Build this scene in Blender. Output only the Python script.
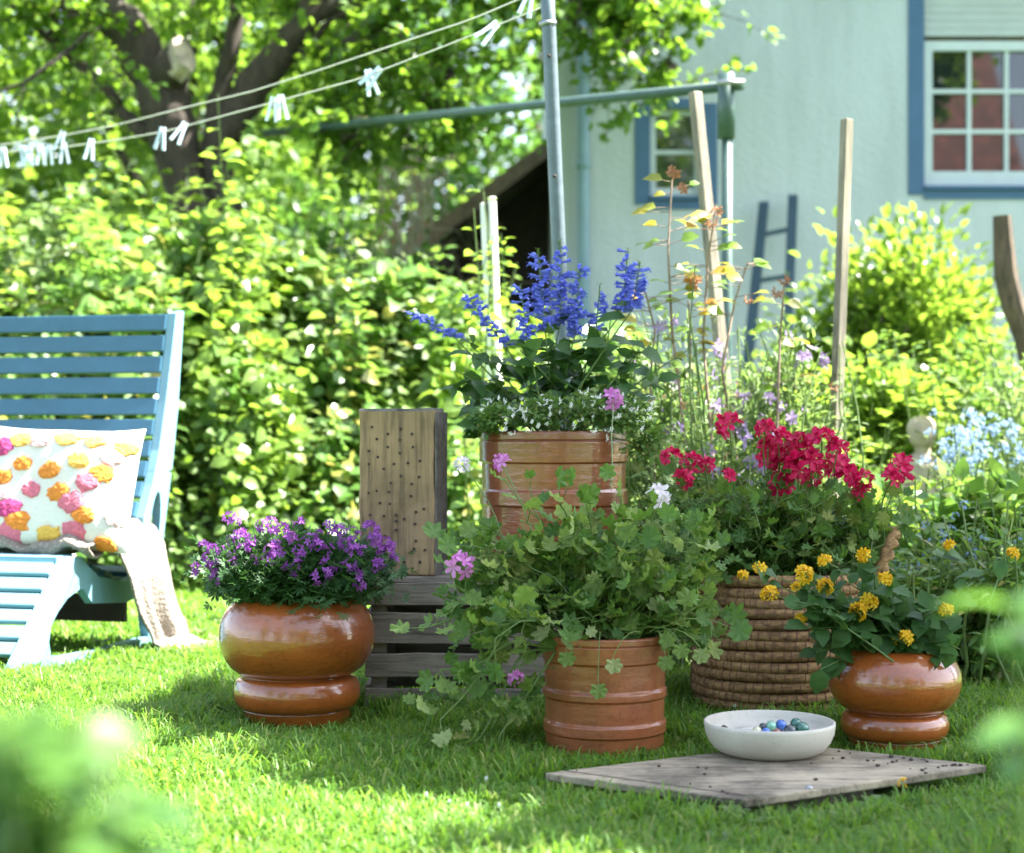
import bpy, math, random
import numpy as np
from mathutils import Vector, Matrix
for o in list(bpy.data.objects): bpy.data.objects.remove(o)
random.seed(5); rng = np.random.default_rng(5)
sc = bpy.context.scene; COL = sc.collection
R = math.radians
# ------------------------------------------------------------------ camera, sky, sun, exposure
CH = 0.75; F = 1706.67; CX, CY = 512.0, 426.5
cam_d = bpy.data.cameras.new('camera'); cam = bpy.data.objects.new('camera', cam_d); COL.objects.link(cam)
cam.location = (0, 0, CH); cam.rotation_euler = (R(90), 0, 0)
cam_d.lens = 60; cam_d.sensor_width = 36; cam_d.clip_start = 0.05; cam_d.clip_end = 600
cam_d.dof.use_dof = True; cam_d.dof.focus_distance = 4.1; cam_d.dof.aperture_fstop = 2.8; cam_d.dof.aperture_blades = 0
sc.camera = cam
SUN_AZ = R(80); SUN_EL = R(55)          # azimuth from +Y towards +X
w = bpy.data.worlds.new('World'); sc.world = w; w.use_nodes = True
nt = w.node_tree; bg = nt.nodes['Background']; sky = nt.nodes.new('ShaderNodeTexSky')
sky.sky_type = 'NISHITA'; sky.sun_disc = False; sky.sun_elevation = SUN_EL; sky.sun_rotation = SUN_AZ
sky.air_density = 1.0; sky.dust_density = 1.5; sky.ozone_density = 1.0
hsv = nt.nodes.new('ShaderNodeHueSaturation'); hsv.inputs['Saturation'].default_value = 0.72; nt.links.new(sky.outputs[0], hsv.inputs['Color']); nt.links.new(hsv.outputs[0], bg.inputs[0]); bg.inputs[1].default_value = 0.09
sd = bpy.data.lights.new('sun', 'SUN'); sd.energy = 5.0; sd.angle = R(0.5); sd.color = (1.0, 0.97, 0.91)
so = bpy.data.objects.new('sun', sd); COL.objects.link(so)
SD = Vector((math.sin(SUN_AZ)*math.cos(SUN_EL), math.cos(SUN_AZ)*math.cos(SUN_EL), math.sin(SUN_EL)))
so.rotation_euler = SD.to_track_quat('Z', 'Y').to_euler(); so.location = (8, 4, 12)
sc.view_settings.view_transform = 'Standard'; sc.view_settings.look = 'None'
sc.view_settings.exposure = 2.88; sc.view_settings.gamma = 1.0; sc.view_settings.use_curve_mapping = False

def at(px, py, Y): return np.array([(px-CX)/F*Y, Y, CH-(py-CY)/F*Y])
def gnd(px, py): return at(px, py, CH*F/(py-CY))

# ------------------------------------------------------------------ materials
M = {}
def newmat(name):
    m = bpy.data.materials.new(name); m.use_nodes = True; M[name] = m
    t = m.node_tree; return m, t, t.nodes['Principled BSDF']
def N(t, typ, **kw):
    n = t.nodes.new(typ)
    for k, v in kw.items(): setattr(n, k, v)
    return n
def rgba(c): return (c[0], c[1], c[2], 1)
def ramp(t, fac, stops):
    r = N(t, 'ShaderNodeValToRGB'); e = r.color_ramp.elements
    while len(e) < len(stops): e.new(0.5)
    for i, (p, c) in enumerate(stops): e[i].position = p; e[i].color = rgba(c)
    t.links.new(fac, r.inputs[0]); return r.outputs[0]
def noise(t, scale, detail=4, coord='Object', stretch=None, rough=0.6):
    tc = N(t, 'ShaderNodeTexCoord'); n = N(t, 'ShaderNodeTexNoise'); n.inputs['Scale'].default_value = scale
    n.inputs['Detail'].default_value = detail; n.inputs['Roughness'].default_value = rough
    if stretch:
        mp = N(t, 'ShaderNodeMapping'); mp.inputs['Scale'].default_value = stretch
        t.links.new(tc.outputs[coord], mp.inputs[0]); t.links.new(mp.outputs[0], n.inputs[0])
    else: t.links.new(tc.outputs[coord], n.inputs[0])
    return n.outputs['Fac']
def bump(t, bs, h, s=0.3, d=0.01):
    b = N(t, 'ShaderNodeBump'); b.inputs['Strength'].default_value = s; b.inputs['Distance'].default_value = d
    t.links.new(h, b.inputs['Height']); t.links.new(b.outputs[0], bs.inputs['Normal'])
def leafmat(name, c1, c2, tr, mixf=0.42, rough=0.45, c3=None, spec=0.4):
    m, t, b = newmat(name)
    g = N(t, 'ShaderNodeNewGeometry')
    stops = [(0.0, c1), (0.75, c2)] + ([(0.97, c3)] if c3 else [])
    col = ramp(t, g.outputs['Random Per Island'], stops)
    nf = noise(t, 60, 2)
    mx = N(t, 'ShaderNodeMix', data_type='RGBA', blend_type='MULTIPLY'); mx.inputs[0].default_value = 0.5
    t.links.new(col, mx.inputs[6]); t.links.new(ramp(t, nf, [(0.3, (0.6, 0.65, 0.6)), (0.7, (1.25, 1.2, 1.2))]), mx.inputs[7])
    t.links.new(mx.outputs[2], b.inputs['Base Color']); b.inputs['Roughness'].default_value = rough
    b.inputs['Specular IOR Level'].default_value = spec
    tl = N(t, 'ShaderNodeBsdfTranslucent')
    m2 = N(t, 'ShaderNodeMix', data_type='RGBA', blend_type='MIX'); m2.inputs[0].default_value = 0.55
    t.links.new(mx.outputs[2], m2.inputs[6]); m2.inputs[7].default_value = rgba(tr)
    t.links.new(m2.outputs[2], tl.inputs[0])
    ms = N(t, 'ShaderNodeMixShader'); ms.inputs[0].default_value = mixf
    t.links.new(b.outputs[0], ms.inputs[1]); t.links.new(tl.outputs[0], ms.inputs[2])
    t.links.new(ms.outputs[0], t.nodes['Material Output'].inputs[0])
    return m
def simple(name, c, rough=0.6, var=0.15, scale=20, bs=0.0, metal=0, coat=0, spec=0.5, stretch=None):
    m, t, b = newmat(name)
    nf = noise(t, scale, 5, stretch=stretch)
    lo = tuple(x*(1-var) for x in c); hi = tuple(min(1, x*(1+var)) for x in c)
    t.links.new(ramp(t, nf, [(0.3, lo), (0.7, hi)]), b.inputs['Base Color'])
    b.inputs['Roughness'].default_value = rough; b.inputs['Metallic'].default_value = metal
    b.inputs['Coat Weight'].default_value = coat; b.inputs['Coat Roughness'].default_value = 0.04
    b.inputs['Specular IOR Level'].default_value = spec
    if bs: bump(t, b, nf, bs, 0.01)
    return m
leafmat('grass_blade', (0.055, 0.15, 0.012), (0.12, 0.245, 0.03), (0.36, 0.66, 0.05), 0.42, 0.5, (0.26, 0.28, 0.08))
leafmat('hedge_leaf', (0.075, 0.17, 0.03), (0.14, 0.26, 0.06), (0.34, 0.6, 0.07), 0.42, 0.32, (0.3, 0.26, 0.05), 0.6)
leafmat('hedge_leaf_dark', (0.04, 0.11, 0.02), (0.08, 0.17, 0.035), (0.2, 0.42, 0.05), 0.4, 0.36)
leafmat('tree_leaf', (0.05, 0.13, 0.016), (0.11, 0.21, 0.026), (0.36, 0.6, 0.04), 0.5, 0.4)
leafmat('far_leaf', (0.07, 0.15, 0.025), (0.14, 0.23, 0.04), (0.36, 0.58, 0.05), 0.48, 0.5)
leafmat('yellow_leaf', (0.11, 0.20, 0.03), (0.18, 0.28, 0.05), (0.42, 0.62, 0.05), 0.48, 0.32, None, 0.6)
leafmat('pelargonium_leaf', (0.055, 0.13, 0.024), (0.11, 0.205, 0.042), (0.26, 0.46, 0.05), 0.34, 0.55, (0.2, 0.22, 0.05))
leafmat('pale_leaf', (0.12, 0.21, 0.04), (0.21, 0.31, 0.075), (0.4, 0.56, 0.08), 0.42, 0.5, (0.42, 0.46, 0.22))
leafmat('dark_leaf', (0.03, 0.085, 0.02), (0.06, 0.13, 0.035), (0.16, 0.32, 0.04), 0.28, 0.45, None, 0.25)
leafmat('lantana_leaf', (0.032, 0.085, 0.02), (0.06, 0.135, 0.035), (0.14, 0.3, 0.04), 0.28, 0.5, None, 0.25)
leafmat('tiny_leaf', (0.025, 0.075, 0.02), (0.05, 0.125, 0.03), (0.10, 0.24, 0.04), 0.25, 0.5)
leafmat('grey_leaf', (0.08, 0.15, 0.045), (0.17, 0.24, 0.085), (0.34, 0.5, 0.1), 0.4, 0.5)
leafmat('rose_leaf', (0.14, 0.2, 0.03), (0.42, 0.34, 0.03), (0.5, 0.42, 0.03), 0.4, 0.45, (0.40, 0.12, 0.04))
leafmat('stem_green', (0.09, 0.16, 0.04), (0.15, 0.22, 0.06), (0.2, 0.3, 0.05), 0.15, 0.5)
leafmat('blossom_white', (0.75, 0.78, 0.75), (0.8, 0.8, 0.78), (0.8, 0.8, 0.75), 0.3, 0.6)
leafmat('blossom_blue', (0.12, 0.15, 0.62), (0.22, 0.27, 0.8), (0.25, 0.28, 0.85), 0.35, 0.5)
leafmat('blossom_sky', (0.16, 0.28, 0.55), (0.32, 0.45, 0.66), (0.5, 0.6, 0.8), 0.3, 0.6)
leafmat('blossom_purple', (0.16, 0.03, 0.24), (0.33, 0.08, 0.42), (0.4, 0.1, 0.5), 0.3, 0.5)
leafmat('blossom_lilac', (0.20, 0.11, 0.30), (0.36, 0.24, 0.48), (0.5, 0.4, 0.6), 0.35, 0.6)
leafmat('blossom_pink', (0.55, 0.14, 0.5), (0.7, 0.28, 0.64), (0.75, 0.3, 0.65), 0.35, 0.5)
leafmat('blossom_pale', (0.76, 0.66, 0.76), (0.82, 0.78, 0.82), (0.8, 0.6, 0.75), 0.35, 0.5)
leafmat('blossom_red', (0.45, 0.004, 0.06), (0.66, 0.010, 0.11), (0.7, 0.01, 0.12), 0.3, 0.45)
leafmat('blossom_yellow', (0.75, 0.38, 0.01), (0.8, 0.55, 0.015), (0.8, 0.5, 0.02), 0.25, 0.5)
leafmat('dry_bloom', (0.28, 0.10, 0.05), (0.4, 0.2, 0.10), (0.4, 0.2, 0.08), 0.25, 0.7)
simple('bark', (0.05, 0.038, 0.028), 0.9, 0.45, 26, 0.9, stretch=(1, 1, 0.35))
simple('cut_wood', (0.42, 0.35, 0.27), 0.8, 0.4, 16, 0.4)
simple('twig', (0.24, 0.17, 0.12), 0.85, 0.3, 30)
simple('twig_pale', (0.42, 0.35, 0.27), 0.85, 0.25, 30)
simple('soil', (0.035, 0.024, 0.017), 0.95, 0.4, 60, 0.8)
simple('blue_paint_shaded', (0.04, 0.125, 0.19), 0.42, 0.10, 9, 0.06)  # lounger blue with shade mixed into the colour, for backrest and seat
simple('blue_paint_sunlit', (0.16, 0.31, 0.38), 0.45, 0.06, 9, 0.05)  # same lounger blue with sunlight mixed in, for side frames and leg rest
simple('dark_stain', (0.05, 0.03, 0.02), 0.7, 0.2, 30)
simple('green_pipe', (0.045, 0.09, 0.075), 0.4, 0.2, 25, 0.1, coat=0.2)
simple('grey_pole', (0.12, 0.155, 0.17), 0.42, 0.15, 30, 0.1, metal=0.3)
simple('white_line', (0.6, 0.6, 0.5), 0.6, 0.1, 30)
simple('peg_plastic', (0.62, 0.74, 0.85), 0.4, 0.05, 30)
simple('peg_steel', (0.5, 0.5, 0.5), 0.35, 0.1, 30, metal=1)
simple('stake_white', (0.8, 0.8, 0.76), 0.6, 0.06, 30)
simple('window_white', (0.5, 0.56, 0.57), 0.45, 0.04, 15)
simple('facade_blue', (0.06, 0.125, 0.23), 0.8, 0.08, 6, 0.15)
simple('shutter', (0.42, 0.46, 0.46), 0.7, 0.06, 8)
simple('drain', (0.19, 0.30, 0.36), 0.5, 0.1, 10)
simple('ladder_blue', (0.025, 0.06, 0.085), 0.6, 0.2, 20)
simple('tile_red', (0.40, 0.13, 0.08), 0.75, 0.3, 5, 0.2)
simple('plank_brown', (0.17, 0.12, 0.085), 0.85, 0.35, 12, 0.3, stretch=(1, 4, 1))
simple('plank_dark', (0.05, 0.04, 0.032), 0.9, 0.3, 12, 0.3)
simple('statue_stone', (0.40, 0.33, 0.25), 0.9, 0.25, 14, 0.6)
simple('metal_bolt', (0.35, 0.36, 0.37), 0.45, 0.2, 60, metal=0.9)
simple('debris_brown', (0.05, 0.035, 0.028), 0.9, 0.4, 80)
simple('pebble_grey', (0.42, 0.4, 0.36), 0.8, 0.2, 50, 0.3)
simple('pebble_pale', (0.7, 0.69, 0.62), 0.6, 0.1, 50)
simple('tuft_orange', (0.78, 0.25, 0.035), 0.95, 0.25, 120, 0.8)
simple('tuft_yellow', (0.8, 0.45, 0.09), 0.95, 0.2, 120, 0.8)
simple('tuft_pink', (0.68, 0.17, 0.24), 0.95, 0.2, 120, 0.8)
simple('tuft_pale_pink', (0.78, 0.5, 0.5), 0.95, 0.12, 120, 0.8)
simple('tuft_magenta', (0.5, 0.05, 0.18), 0.95, 0.25, 120, 0.8)
simple('cushion_cotton', (0.72, 0.69, 0.64), 0.95, 0.05, 150, 0.4)

# clay with a glaze
def glaze(name, c, rough, coat):
    m, t, b = newmat(name)
    nf = noise(t, 7, 6); nf2 = noise(t, 90, 3)
    c1 = ramp(t, nf, [(0.32, tuple(x*0.72 for x in c)), (0.68, tuple(x*1.15 for x in c))])
    mx = N(t, 'ShaderNodeMix', data_type='RGBA', blend_type='MULTIPLY'); mx.inputs[0].default_value = 0.6
    t.links.new(c1, mx.inputs[6]); t.links.new(ramp(t, nf2, [(0.30, (0.55, 0.5, 0.5)), (0.5, (1, 1, 1))]), mx.inputs[7])
    t.links.new(mx.outputs[2], b.inputs['Base Color'])
    b.inputs['Roughness'].default_value = rough; b.inputs['Coat Weight'].default_value = coat; b.inputs['Coat Roughness'].default_value = 0.07
    b.inputs['Coat IOR'].default_value = 1.6
    t.links.new(ramp(t, noise(t, 11, 6, rough=.75), [(0.42, (.03, .03, .03)), (0.72, (.2, .2, .2))]), b.inputs['Coat Roughness'])
    sp = N(t, 'ShaderNodeMix', data_type='RGBA', blend_type='MIX'); t.links.new(ramp(t, noise(t, 34, 8, rough=.8), [(0.60, (0, 0, 0)), (0.70, (.7, .7, .7))]), sp.inputs[0]); t.links.new(mx.outputs[2], sp.inputs[6]); sp.inputs[7].default_value = (.16, .10, .06, 1); t.links.new(sp.outputs[2], b.inputs['Base Color'])
    bump(t, b, noise(t, 14, 3, stretch=(1, 1, 5)), 0.14, 0.01)
    bb = [n for n in t.nodes if n.type == 'BUMP'][0]; t.links.new(bb.outputs[0], b.inputs['Coat Normal'])
glaze('glazed_clay', (0.34, 0.085, 0.014), 0.35, 1.0)
glaze('glazed_clay_red', (0.32, 0.095, 0.033), 0.4, 0.5)
glaze('brown_clay', (0.27, 0.075, 0.025), 0.35, 0.9)

def woodmat(name, light, dark, scale, stretch, rough=0.85, bs=0.5, ring=None):
    m, t, b = newmat(name)
    g1 = noise(t, scale, 6, stretch=stretch, rough=0.7)
    g2 = noise(t, 6, 3)
    c = ramp(t, g1, [(0.30, dark), (0.52, light), (0.75, tuple(min(1, x*1.2) for x in light))])
    mx = N(t, 'ShaderNodeMix', data_type='RGBA', blend_type='MULTIPLY'); mx.inputs[0].default_value = 0.7
    t.links.new(c, mx.inputs[6]); t.links.new(ramp(t, g2, [(0.3, (0.5, 0.5, 0.5)), (0.65, (1.1, 1.08, 1.05))]), mx.inputs[7])
    t.links.new(mx.outputs[2], b.inputs['Base Color']); b.inputs['Roughness'].default_value = rough
    bump(t, b, g1, bs, 0.006)
woodmat('block_wood', (0.33, 0.22, 0.12), (0.12, 0.08, 0.045), 7, (9, 9, 0.6), bs=0.35)
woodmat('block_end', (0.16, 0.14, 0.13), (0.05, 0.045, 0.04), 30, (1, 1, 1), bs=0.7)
woodmat('crate_wood', (0.22, 0.185, 0.15), (0.085, 0.07, 0.058), 9, (0.8, 6, 9), bs=0.6)
woodmat('stake_wood', (0.27, 0.24, 0.18), (0.13, 0.11, 0.08), 8, (8, 8, 0.5), bs=0.4)
woodmat('drift_wood', (0.12, 0.085, 0.055), (0.035, 0.025, 0.018), 10, (5, 5, 0.7), bs=0.9)
woodmat('board_wood', (0.33, 0.28, 0.21), (0.07, 0.052, 0.038), 5, (1.2, 9, 4), bs=0.5)
t = M['board_wood'].node_tree; b = t.nodes['Principled BSDF']; lk = b.inputs['Base Color'].links[0].from_socket; mm_ = N(t, 'ShaderNodeMix', data_type='RGBA', blend_type='MULTIPLY'); mm_.inputs[0].default_value = 1
t.links.new(lk, mm_.inputs[6]); t.links.new(ramp(t, noise(t, 7, 8, rough=.75), [(0.36, (.38, .36, .33)), (0.5, (.85, .85, .82)), (0.66, (1.15, 1.15, 1.1))]), mm_.inputs[7]); t.links.new(mm_.outputs[2], b.inputs['Base Color'])

m, t, b = newmat('stoneware')
v = N(t, 'ShaderNodeTexVoronoi'); v.inputs['Scale'].default_value = 160; tc = N(t, 'ShaderNodeTexCoord'); t.links.new(tc.outputs['Object'], v.inputs[0])
n1 = noise(t, 9, 5)
c1 = ramp(t, v.outputs['Distance'], [(0.06, (0.2, 0.16, 0.12)), (0.2, (0.50, 0.47, 0.41))])
mx = N(t, 'ShaderNodeMix', data_type='RGBA', blend_type='MULTIPLY'); mx.inputs[0].default_value = 0.6
t.links.new(c1, mx.inputs[6]); t.links.new(ramp(t, n1, [(0.3, (0.72, 0.7, 0.66)), (0.6, (1, 1, 1))]), mx.inputs[7])
t.links.new(mx.outputs[2], b.inputs['Base Color']); b.inputs['Roughness'].default_value = 0.6; bump(t, b, n1, 0.1)

m, t, b = newmat('straw_coil')
tc = N(t, 'ShaderNodeTexCoord'); nf = noise(t, 45, 5, stretch=(1, 1, 2.5)); n2 = noise(t, 5, 3)
c1 = ramp(t, nf, [(0.28, (0.10, 0.045, 0.016)), (0.55, (0.33, 0.19, 0.075)), (0.8, (0.50, 0.33, 0.15))])
mx = N(t, 'ShaderNodeMix', data_type='RGBA', blend_type='MULTIPLY'); mx.inputs[0].default_value = 0.8
t.links.new(c1, mx.inputs[6]); t.links.new(ramp(t, n2, [(0.3, (0.55, 0.5, 0.45)), (0.6, (1, 1, 1))]), mx.inputs[7])
t.links.new(mx.outputs[2], b.inputs['Base Color']); b.inputs['Roughness'].default_value = 0.8; bump(t, b, nf, 0.5, 0.004)
simple('straw_bind', (0.15, 0.07, 0.04), 0.8, 0.3, 60)

m, t, b = newmat('knit')
tc = N(t, 'ShaderNodeTexCoord'); v = N(t, 'ShaderNodeTexVoronoi'); v.inputs['Scale'].default_value = 110; t.links.new(tc.outputs['Object'], v.inputs[0])
t.links.new(ramp(t, v.outputs['Distance'], [(0.0, (0.34, 0.30, 0.26)), (0.6, (0.20, 0.17, 0.14))]), b.inputs['Base Color'])
b.inputs['Roughness'].default_value = 0.95; bump(t, b, v.outputs['Distance'], 0.7, 0.004)

m, t, b = newmat('render_wall')
nf = noise(t, 45, 6); n2 = noise(t, 0.9, 4)
c1 = ramp(t, n2, [(0.3, (0.46, 0.51, 0.525)), (0.7, (0.50, 0.55, 0.565))])
st__ = N(t, 'ShaderNodeMix', data_type='RGBA', blend_type='MULTIPLY'); st__.inputs[0].default_value = 1; t.links.new(c1, st__.inputs[6]); t.links.new(ramp(t, noise(t, 2.2, 8, stretch=(2.5, 1, .35), rough=.7), [(0.32, (.86, .87, .86)), (0.55, (1, 1, 1))]), st__.inputs[7]); t.links.new(st__.outputs[2], b.inputs['Base Color']); b.inputs['Roughness'].default_value = 0.9; bump(t, b, nf, 0.8, 0.012)
m, t, b = newmat('pane_glass')
b.inputs['Base Color'].default_value = (0.012, 0.015, 0.018, 1); b.inputs['Roughness'].default_value = 0.03; b.inputs['IOR'].default_value = 1.6
b.inputs['Coat Weight'].default_value = 1.0; b.inputs['Coat Roughness'].default_value = 0.02; b.inputs['Coat IOR'].default_value = 1.45
def glassmat(name, c):
    m, t, b = newmat(name); b.inputs['Base Color'].default_value = rgba(c); b.inputs['Roughness'].default_value = 0.05
    b.inputs['Coat Weight'].default_value = 1; b.inputs['Coat Roughness'].default_value = 0.02
    t.links.new(ramp(t, noise(t, 60, 3), [(0.35, tuple(x*0.5 for x in c)), (0.65, c)]), b.inputs['Base Color'])
for nme, c in (('marble_blue', (0.05, 0.16, 0.6)), ('marble_mint', (0.25, 0.55, 0.38)), ('marble_green', (0.02, 0.16, 0.11)), ('marble_black', (0.02, 0.03, 0.04)), ('marble_red', (0.3, 0.08, 0.05)), ('marble_cream', (0.7, 0.68, 0.45))): glassmat(nme, c)
m, t, b = newmat('lawn_soil')
t.links.new(ramp(t, noise(t, 3, 6), [(0.3, (0.035, 0.075, 0.012)), (0.7, (0.06, 0.12, 0.02))]), b.inputs['Base Color']); b.inputs['Roughness'].default_value = 1

# ------------------------------------------------------------------ mesh helpers
class MB:
    def __init__(s): s.V = []; s.F = []; s.n = 0
    def add(s, V, F):
        V = np.asarray(V, float).reshape(-1, 3); s.V.append(V)
        s.F.extend([tuple(i+s.n for i in f) for f in F]) if not isinstance(F, np.ndarray) else s.F.extend(map(tuple, (F+s.n).tolist()))
        s.n += len(V); return s
    def box(s, c, size, rot=None, bev=0):
        hx, hy, hz = np.array(size)/2.0; c = np.array(c, float)
        V = np.array([[x, y, z] for x in (-hx, hx) for y in (-hy, hy) for z in (-hz, hz)])
        if rot is not None: V = V @ np.array(rot).T
        return s.add(V+c, [(0, 1, 3, 2), (4, 6, 7, 5), (0, 4, 5, 1), (2, 3, 7, 6), (0, 2, 6, 4), (1, 5, 7, 3)])
    def beam(s, a, b, wx, wy, up=(0, 0, 1)):
        a = np.array(a, float); b = np.array(b, float); d = b-a; L = np.linalg.norm(d); d /= L
        u = np.cross(np.array(up, float), d)
        if np.linalg.norm(u) < 1e-4: u = np.cross((0, 1, 0), d)
        u /= np.linalg.norm(u); v = np.cross(d, u)
        return s.box((a+b)/2, (wx, wy, L), np.stack([u, v, d], 1))
    def tube(s, pts, r, sides=7, cap=True):
        P = np.array(pts, float); n = len(P); r = np.full(n, r) if np.isscalar(r) else np.array(r, float)
        T = np.gradient(P, axis=0); T /= np.linalg.norm(T, axis=1)[:, None]+1e-9
        u = np.cross(T[0], (0.13, 0.31, 0.94)); u = u if np.linalg.norm(u) > .05 else np.cross(T[0], (1, 0, 0)); u /= np.linalg.norm(u)
        a = np.linspace(0, 2*math.pi, sides, endpoint=False); V = []
        for i in range(n):
            u = u-T[i]*np.dot(u, T[i]); u /= np.linalg.norm(u)+1e-9; v = np.cross(T[i], u)
            V.append(P[i]+r[i]*(np.cos(a)[:, None]*u+np.sin(a)[:, None]*v))
        F = [(i*sides+j, i*sides+(j+1) % sides, (i+1)*sides+(j+1) % sides, (i+1)*sides+j) for i in range(n-1) for j in range(sides)]
        if cap: F += [tuple(range(sides))[::-1], tuple((n-1)*sides+j for j in range(sides))]
        return s.add(np.concatenate(V), F)
    def lathe(s, prof, c, seg=72, cap0=True, wob=0.0, cap1=False):
        a = np.linspace(0, 2*math.pi, seg, endpoint=False); V = []
        for r, z in prof:
            rr = r*(1+wob*np.sin(2*a+1)+wob*.5*np.sin(3*a)); V.append(np.stack([rr*np.cos(a), rr*np.sin(a), np.full(seg, z)], 1))
        n = len(prof)
        F = [(i*seg+j, i*seg+(j+1) % seg, (i+1)*seg+(j+1) % seg, (i+1)*seg+j) for i in range(n-1) for j in range(seg)]
        if cap0: F.append(tuple(range(seg))[::-1])
        if cap1: F.append(tuple((n-1)*seg+j for j in range(seg)))
        return s.add(np.concatenate(V)+np.array(c), F)
    def prism(s, poly, ex, hole=None):
        """poly: world points of a planar outline, extruded by vector ex"""
        P = np.array(poly, float); n = len(P); e = np.array(ex, float)
        return s.add(np.concatenate([P, P+e]), [tuple(range(n))[::-1], tuple(range(n, 2*n))]+[(i, (i+1) % n, n+(i+1) % n, n+i) for i in range(n)])
    def ball(s, c, r, seg=14, rings=9, rot=None):
        r = np.array([r]*3 if np.isscalar(r) else r, float); V = [[0, 0, -1]]
        for i in range(1, rings):
            ph = -math.pi/2+math.pi*i/rings
            V += [[math.cos(ph)*math.cos(2*math.pi*j/seg), math.cos(ph)*math.sin(2*math.pi*j/seg), math.sin(ph)] for j in range(seg)]
        V.append([0, 0, 1]); F = [(0, 1+(j+1) % seg, 1+j) for j in range(seg)]
        for i in range(rings-2):
            F += [(1+i*seg+j, 1+i*seg+(j+1) % seg, 1+(i+1)*seg+(j+1) % seg, 1+(i+1)*seg+j) for j in range(seg)]
        k = 1+(rings-2)*seg; F += [(k+j, k+(j+1) % seg, k+seg) for j in range(seg)]
        V = np.array(V)*r
        if rot is not None: V = V @ np.array(rot).T
        return s.add(V+np.array(c), F)
    def leaves(s, tmpl, pos, d, up, size):
        """instance a leaf template at pos, axis d, normal towards up"""
        pos = np.asarray(pos, float); n = len(pos)
        if n == 0: return s
        d = np.asarray(d, float); d = d/(np.linalg.norm(d, axis=1)[:, None]+1e-9)
        y = np.cross(up, d); y /= np.linalg.norm(y, axis=1)[:, None]+1e-9; z = np.cross(d, y)
        tv, tf = tmpl; Rm = np.stack([d, y, z], 2)
        size = np.full(n, size) if np.isscalar(size) else np.asarray(size)
        V = np.einsum('nij,kj->nki', Rm, tv)*size[:, None, None]+pos[:, None, :]
        k = len(tv); tf = np.asarray(tf)
        F = (tf[None]+(np.arange(n)*k)[:, None, None]).reshape(-1, tf.shape[1])
        return s.add(V.reshape(-1, 3), F)

def mesh(name, mb, mat, org, smooth=False):
    V = np.concatenate(mb.V)-np.array(org); me = bpy.data.meshes.new(name); smooth = smooth or 'leaf' in mat
    me.from_pydata(V.tolist(), [], mb.F); me.materials.append(M[mat])
    if smooth: me.polygons.foreach_set('use_smooth', [True]*len(me.polygons))
    me.update(); return me
def tag(o, label, cat, group=None):
    o['label'] = label; o['category'] = cat
    if group: o['group'] = group
    return o
def thing(name, label, cat, loc, group=None):
    o = bpy.data.objects.new(name, None); COL.objects.link(o); o.location = tuple(loc); o.empty_display_size = .1
    o['_org'] = [float(x) for x in loc]; return tag(o, label, cat, group)
def part(name, mb, mat, parent, smooth=False, label=None, bevel=0):
    org = parent['_org'] if '_org' in parent else parent.parent['_org']
    o = bpy.data.objects.new(name, mesh(name, mb, mat, org, smooth)); COL.objects.link(o); o.parent = parent
    if label: o['label'] = label
    if bevel: bev(o, bevel)
    return o
def bev(o, wd, seg=2):
    b = o.modifiers.new('bevel', 'BEVEL'); b.width = wd; b.segments = seg; b.limit_method = 'ANGLE'; b.angle_limit = R(40); b.harden_normals = False
def single(name, mb, mat, loc, label, cat, group=None, smooth=False, bevel=0):
    o = bpy.data.objects.new(name, mesh(name, mb, mat, loc, smooth)); COL.objects.link(o); o.location = tuple(loc)
    if bevel: bev(o, bevel)
    return tag(o, label, cat, group)
def struct(name, mb, mat, kind='structure'):
    o = bpy.data.objects.new(name, mesh(name, mb, mat, (0, 0, 0))); COL.objects.link(o); o['kind'] = kind; return o
def sub(name, me, parent, loc, rot=(0, 0, 0), s=1, label=None):
    org = np.array(parent['_org']); o = bpy.data.objects.new(name, me); COL.objects.link(o); o.parent = parent
    o.location = tuple(np.array(loc)-org); o.rotation_euler = rot; o.scale = (s, s, s)
    if label: o['label'] = label
    return o

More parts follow.
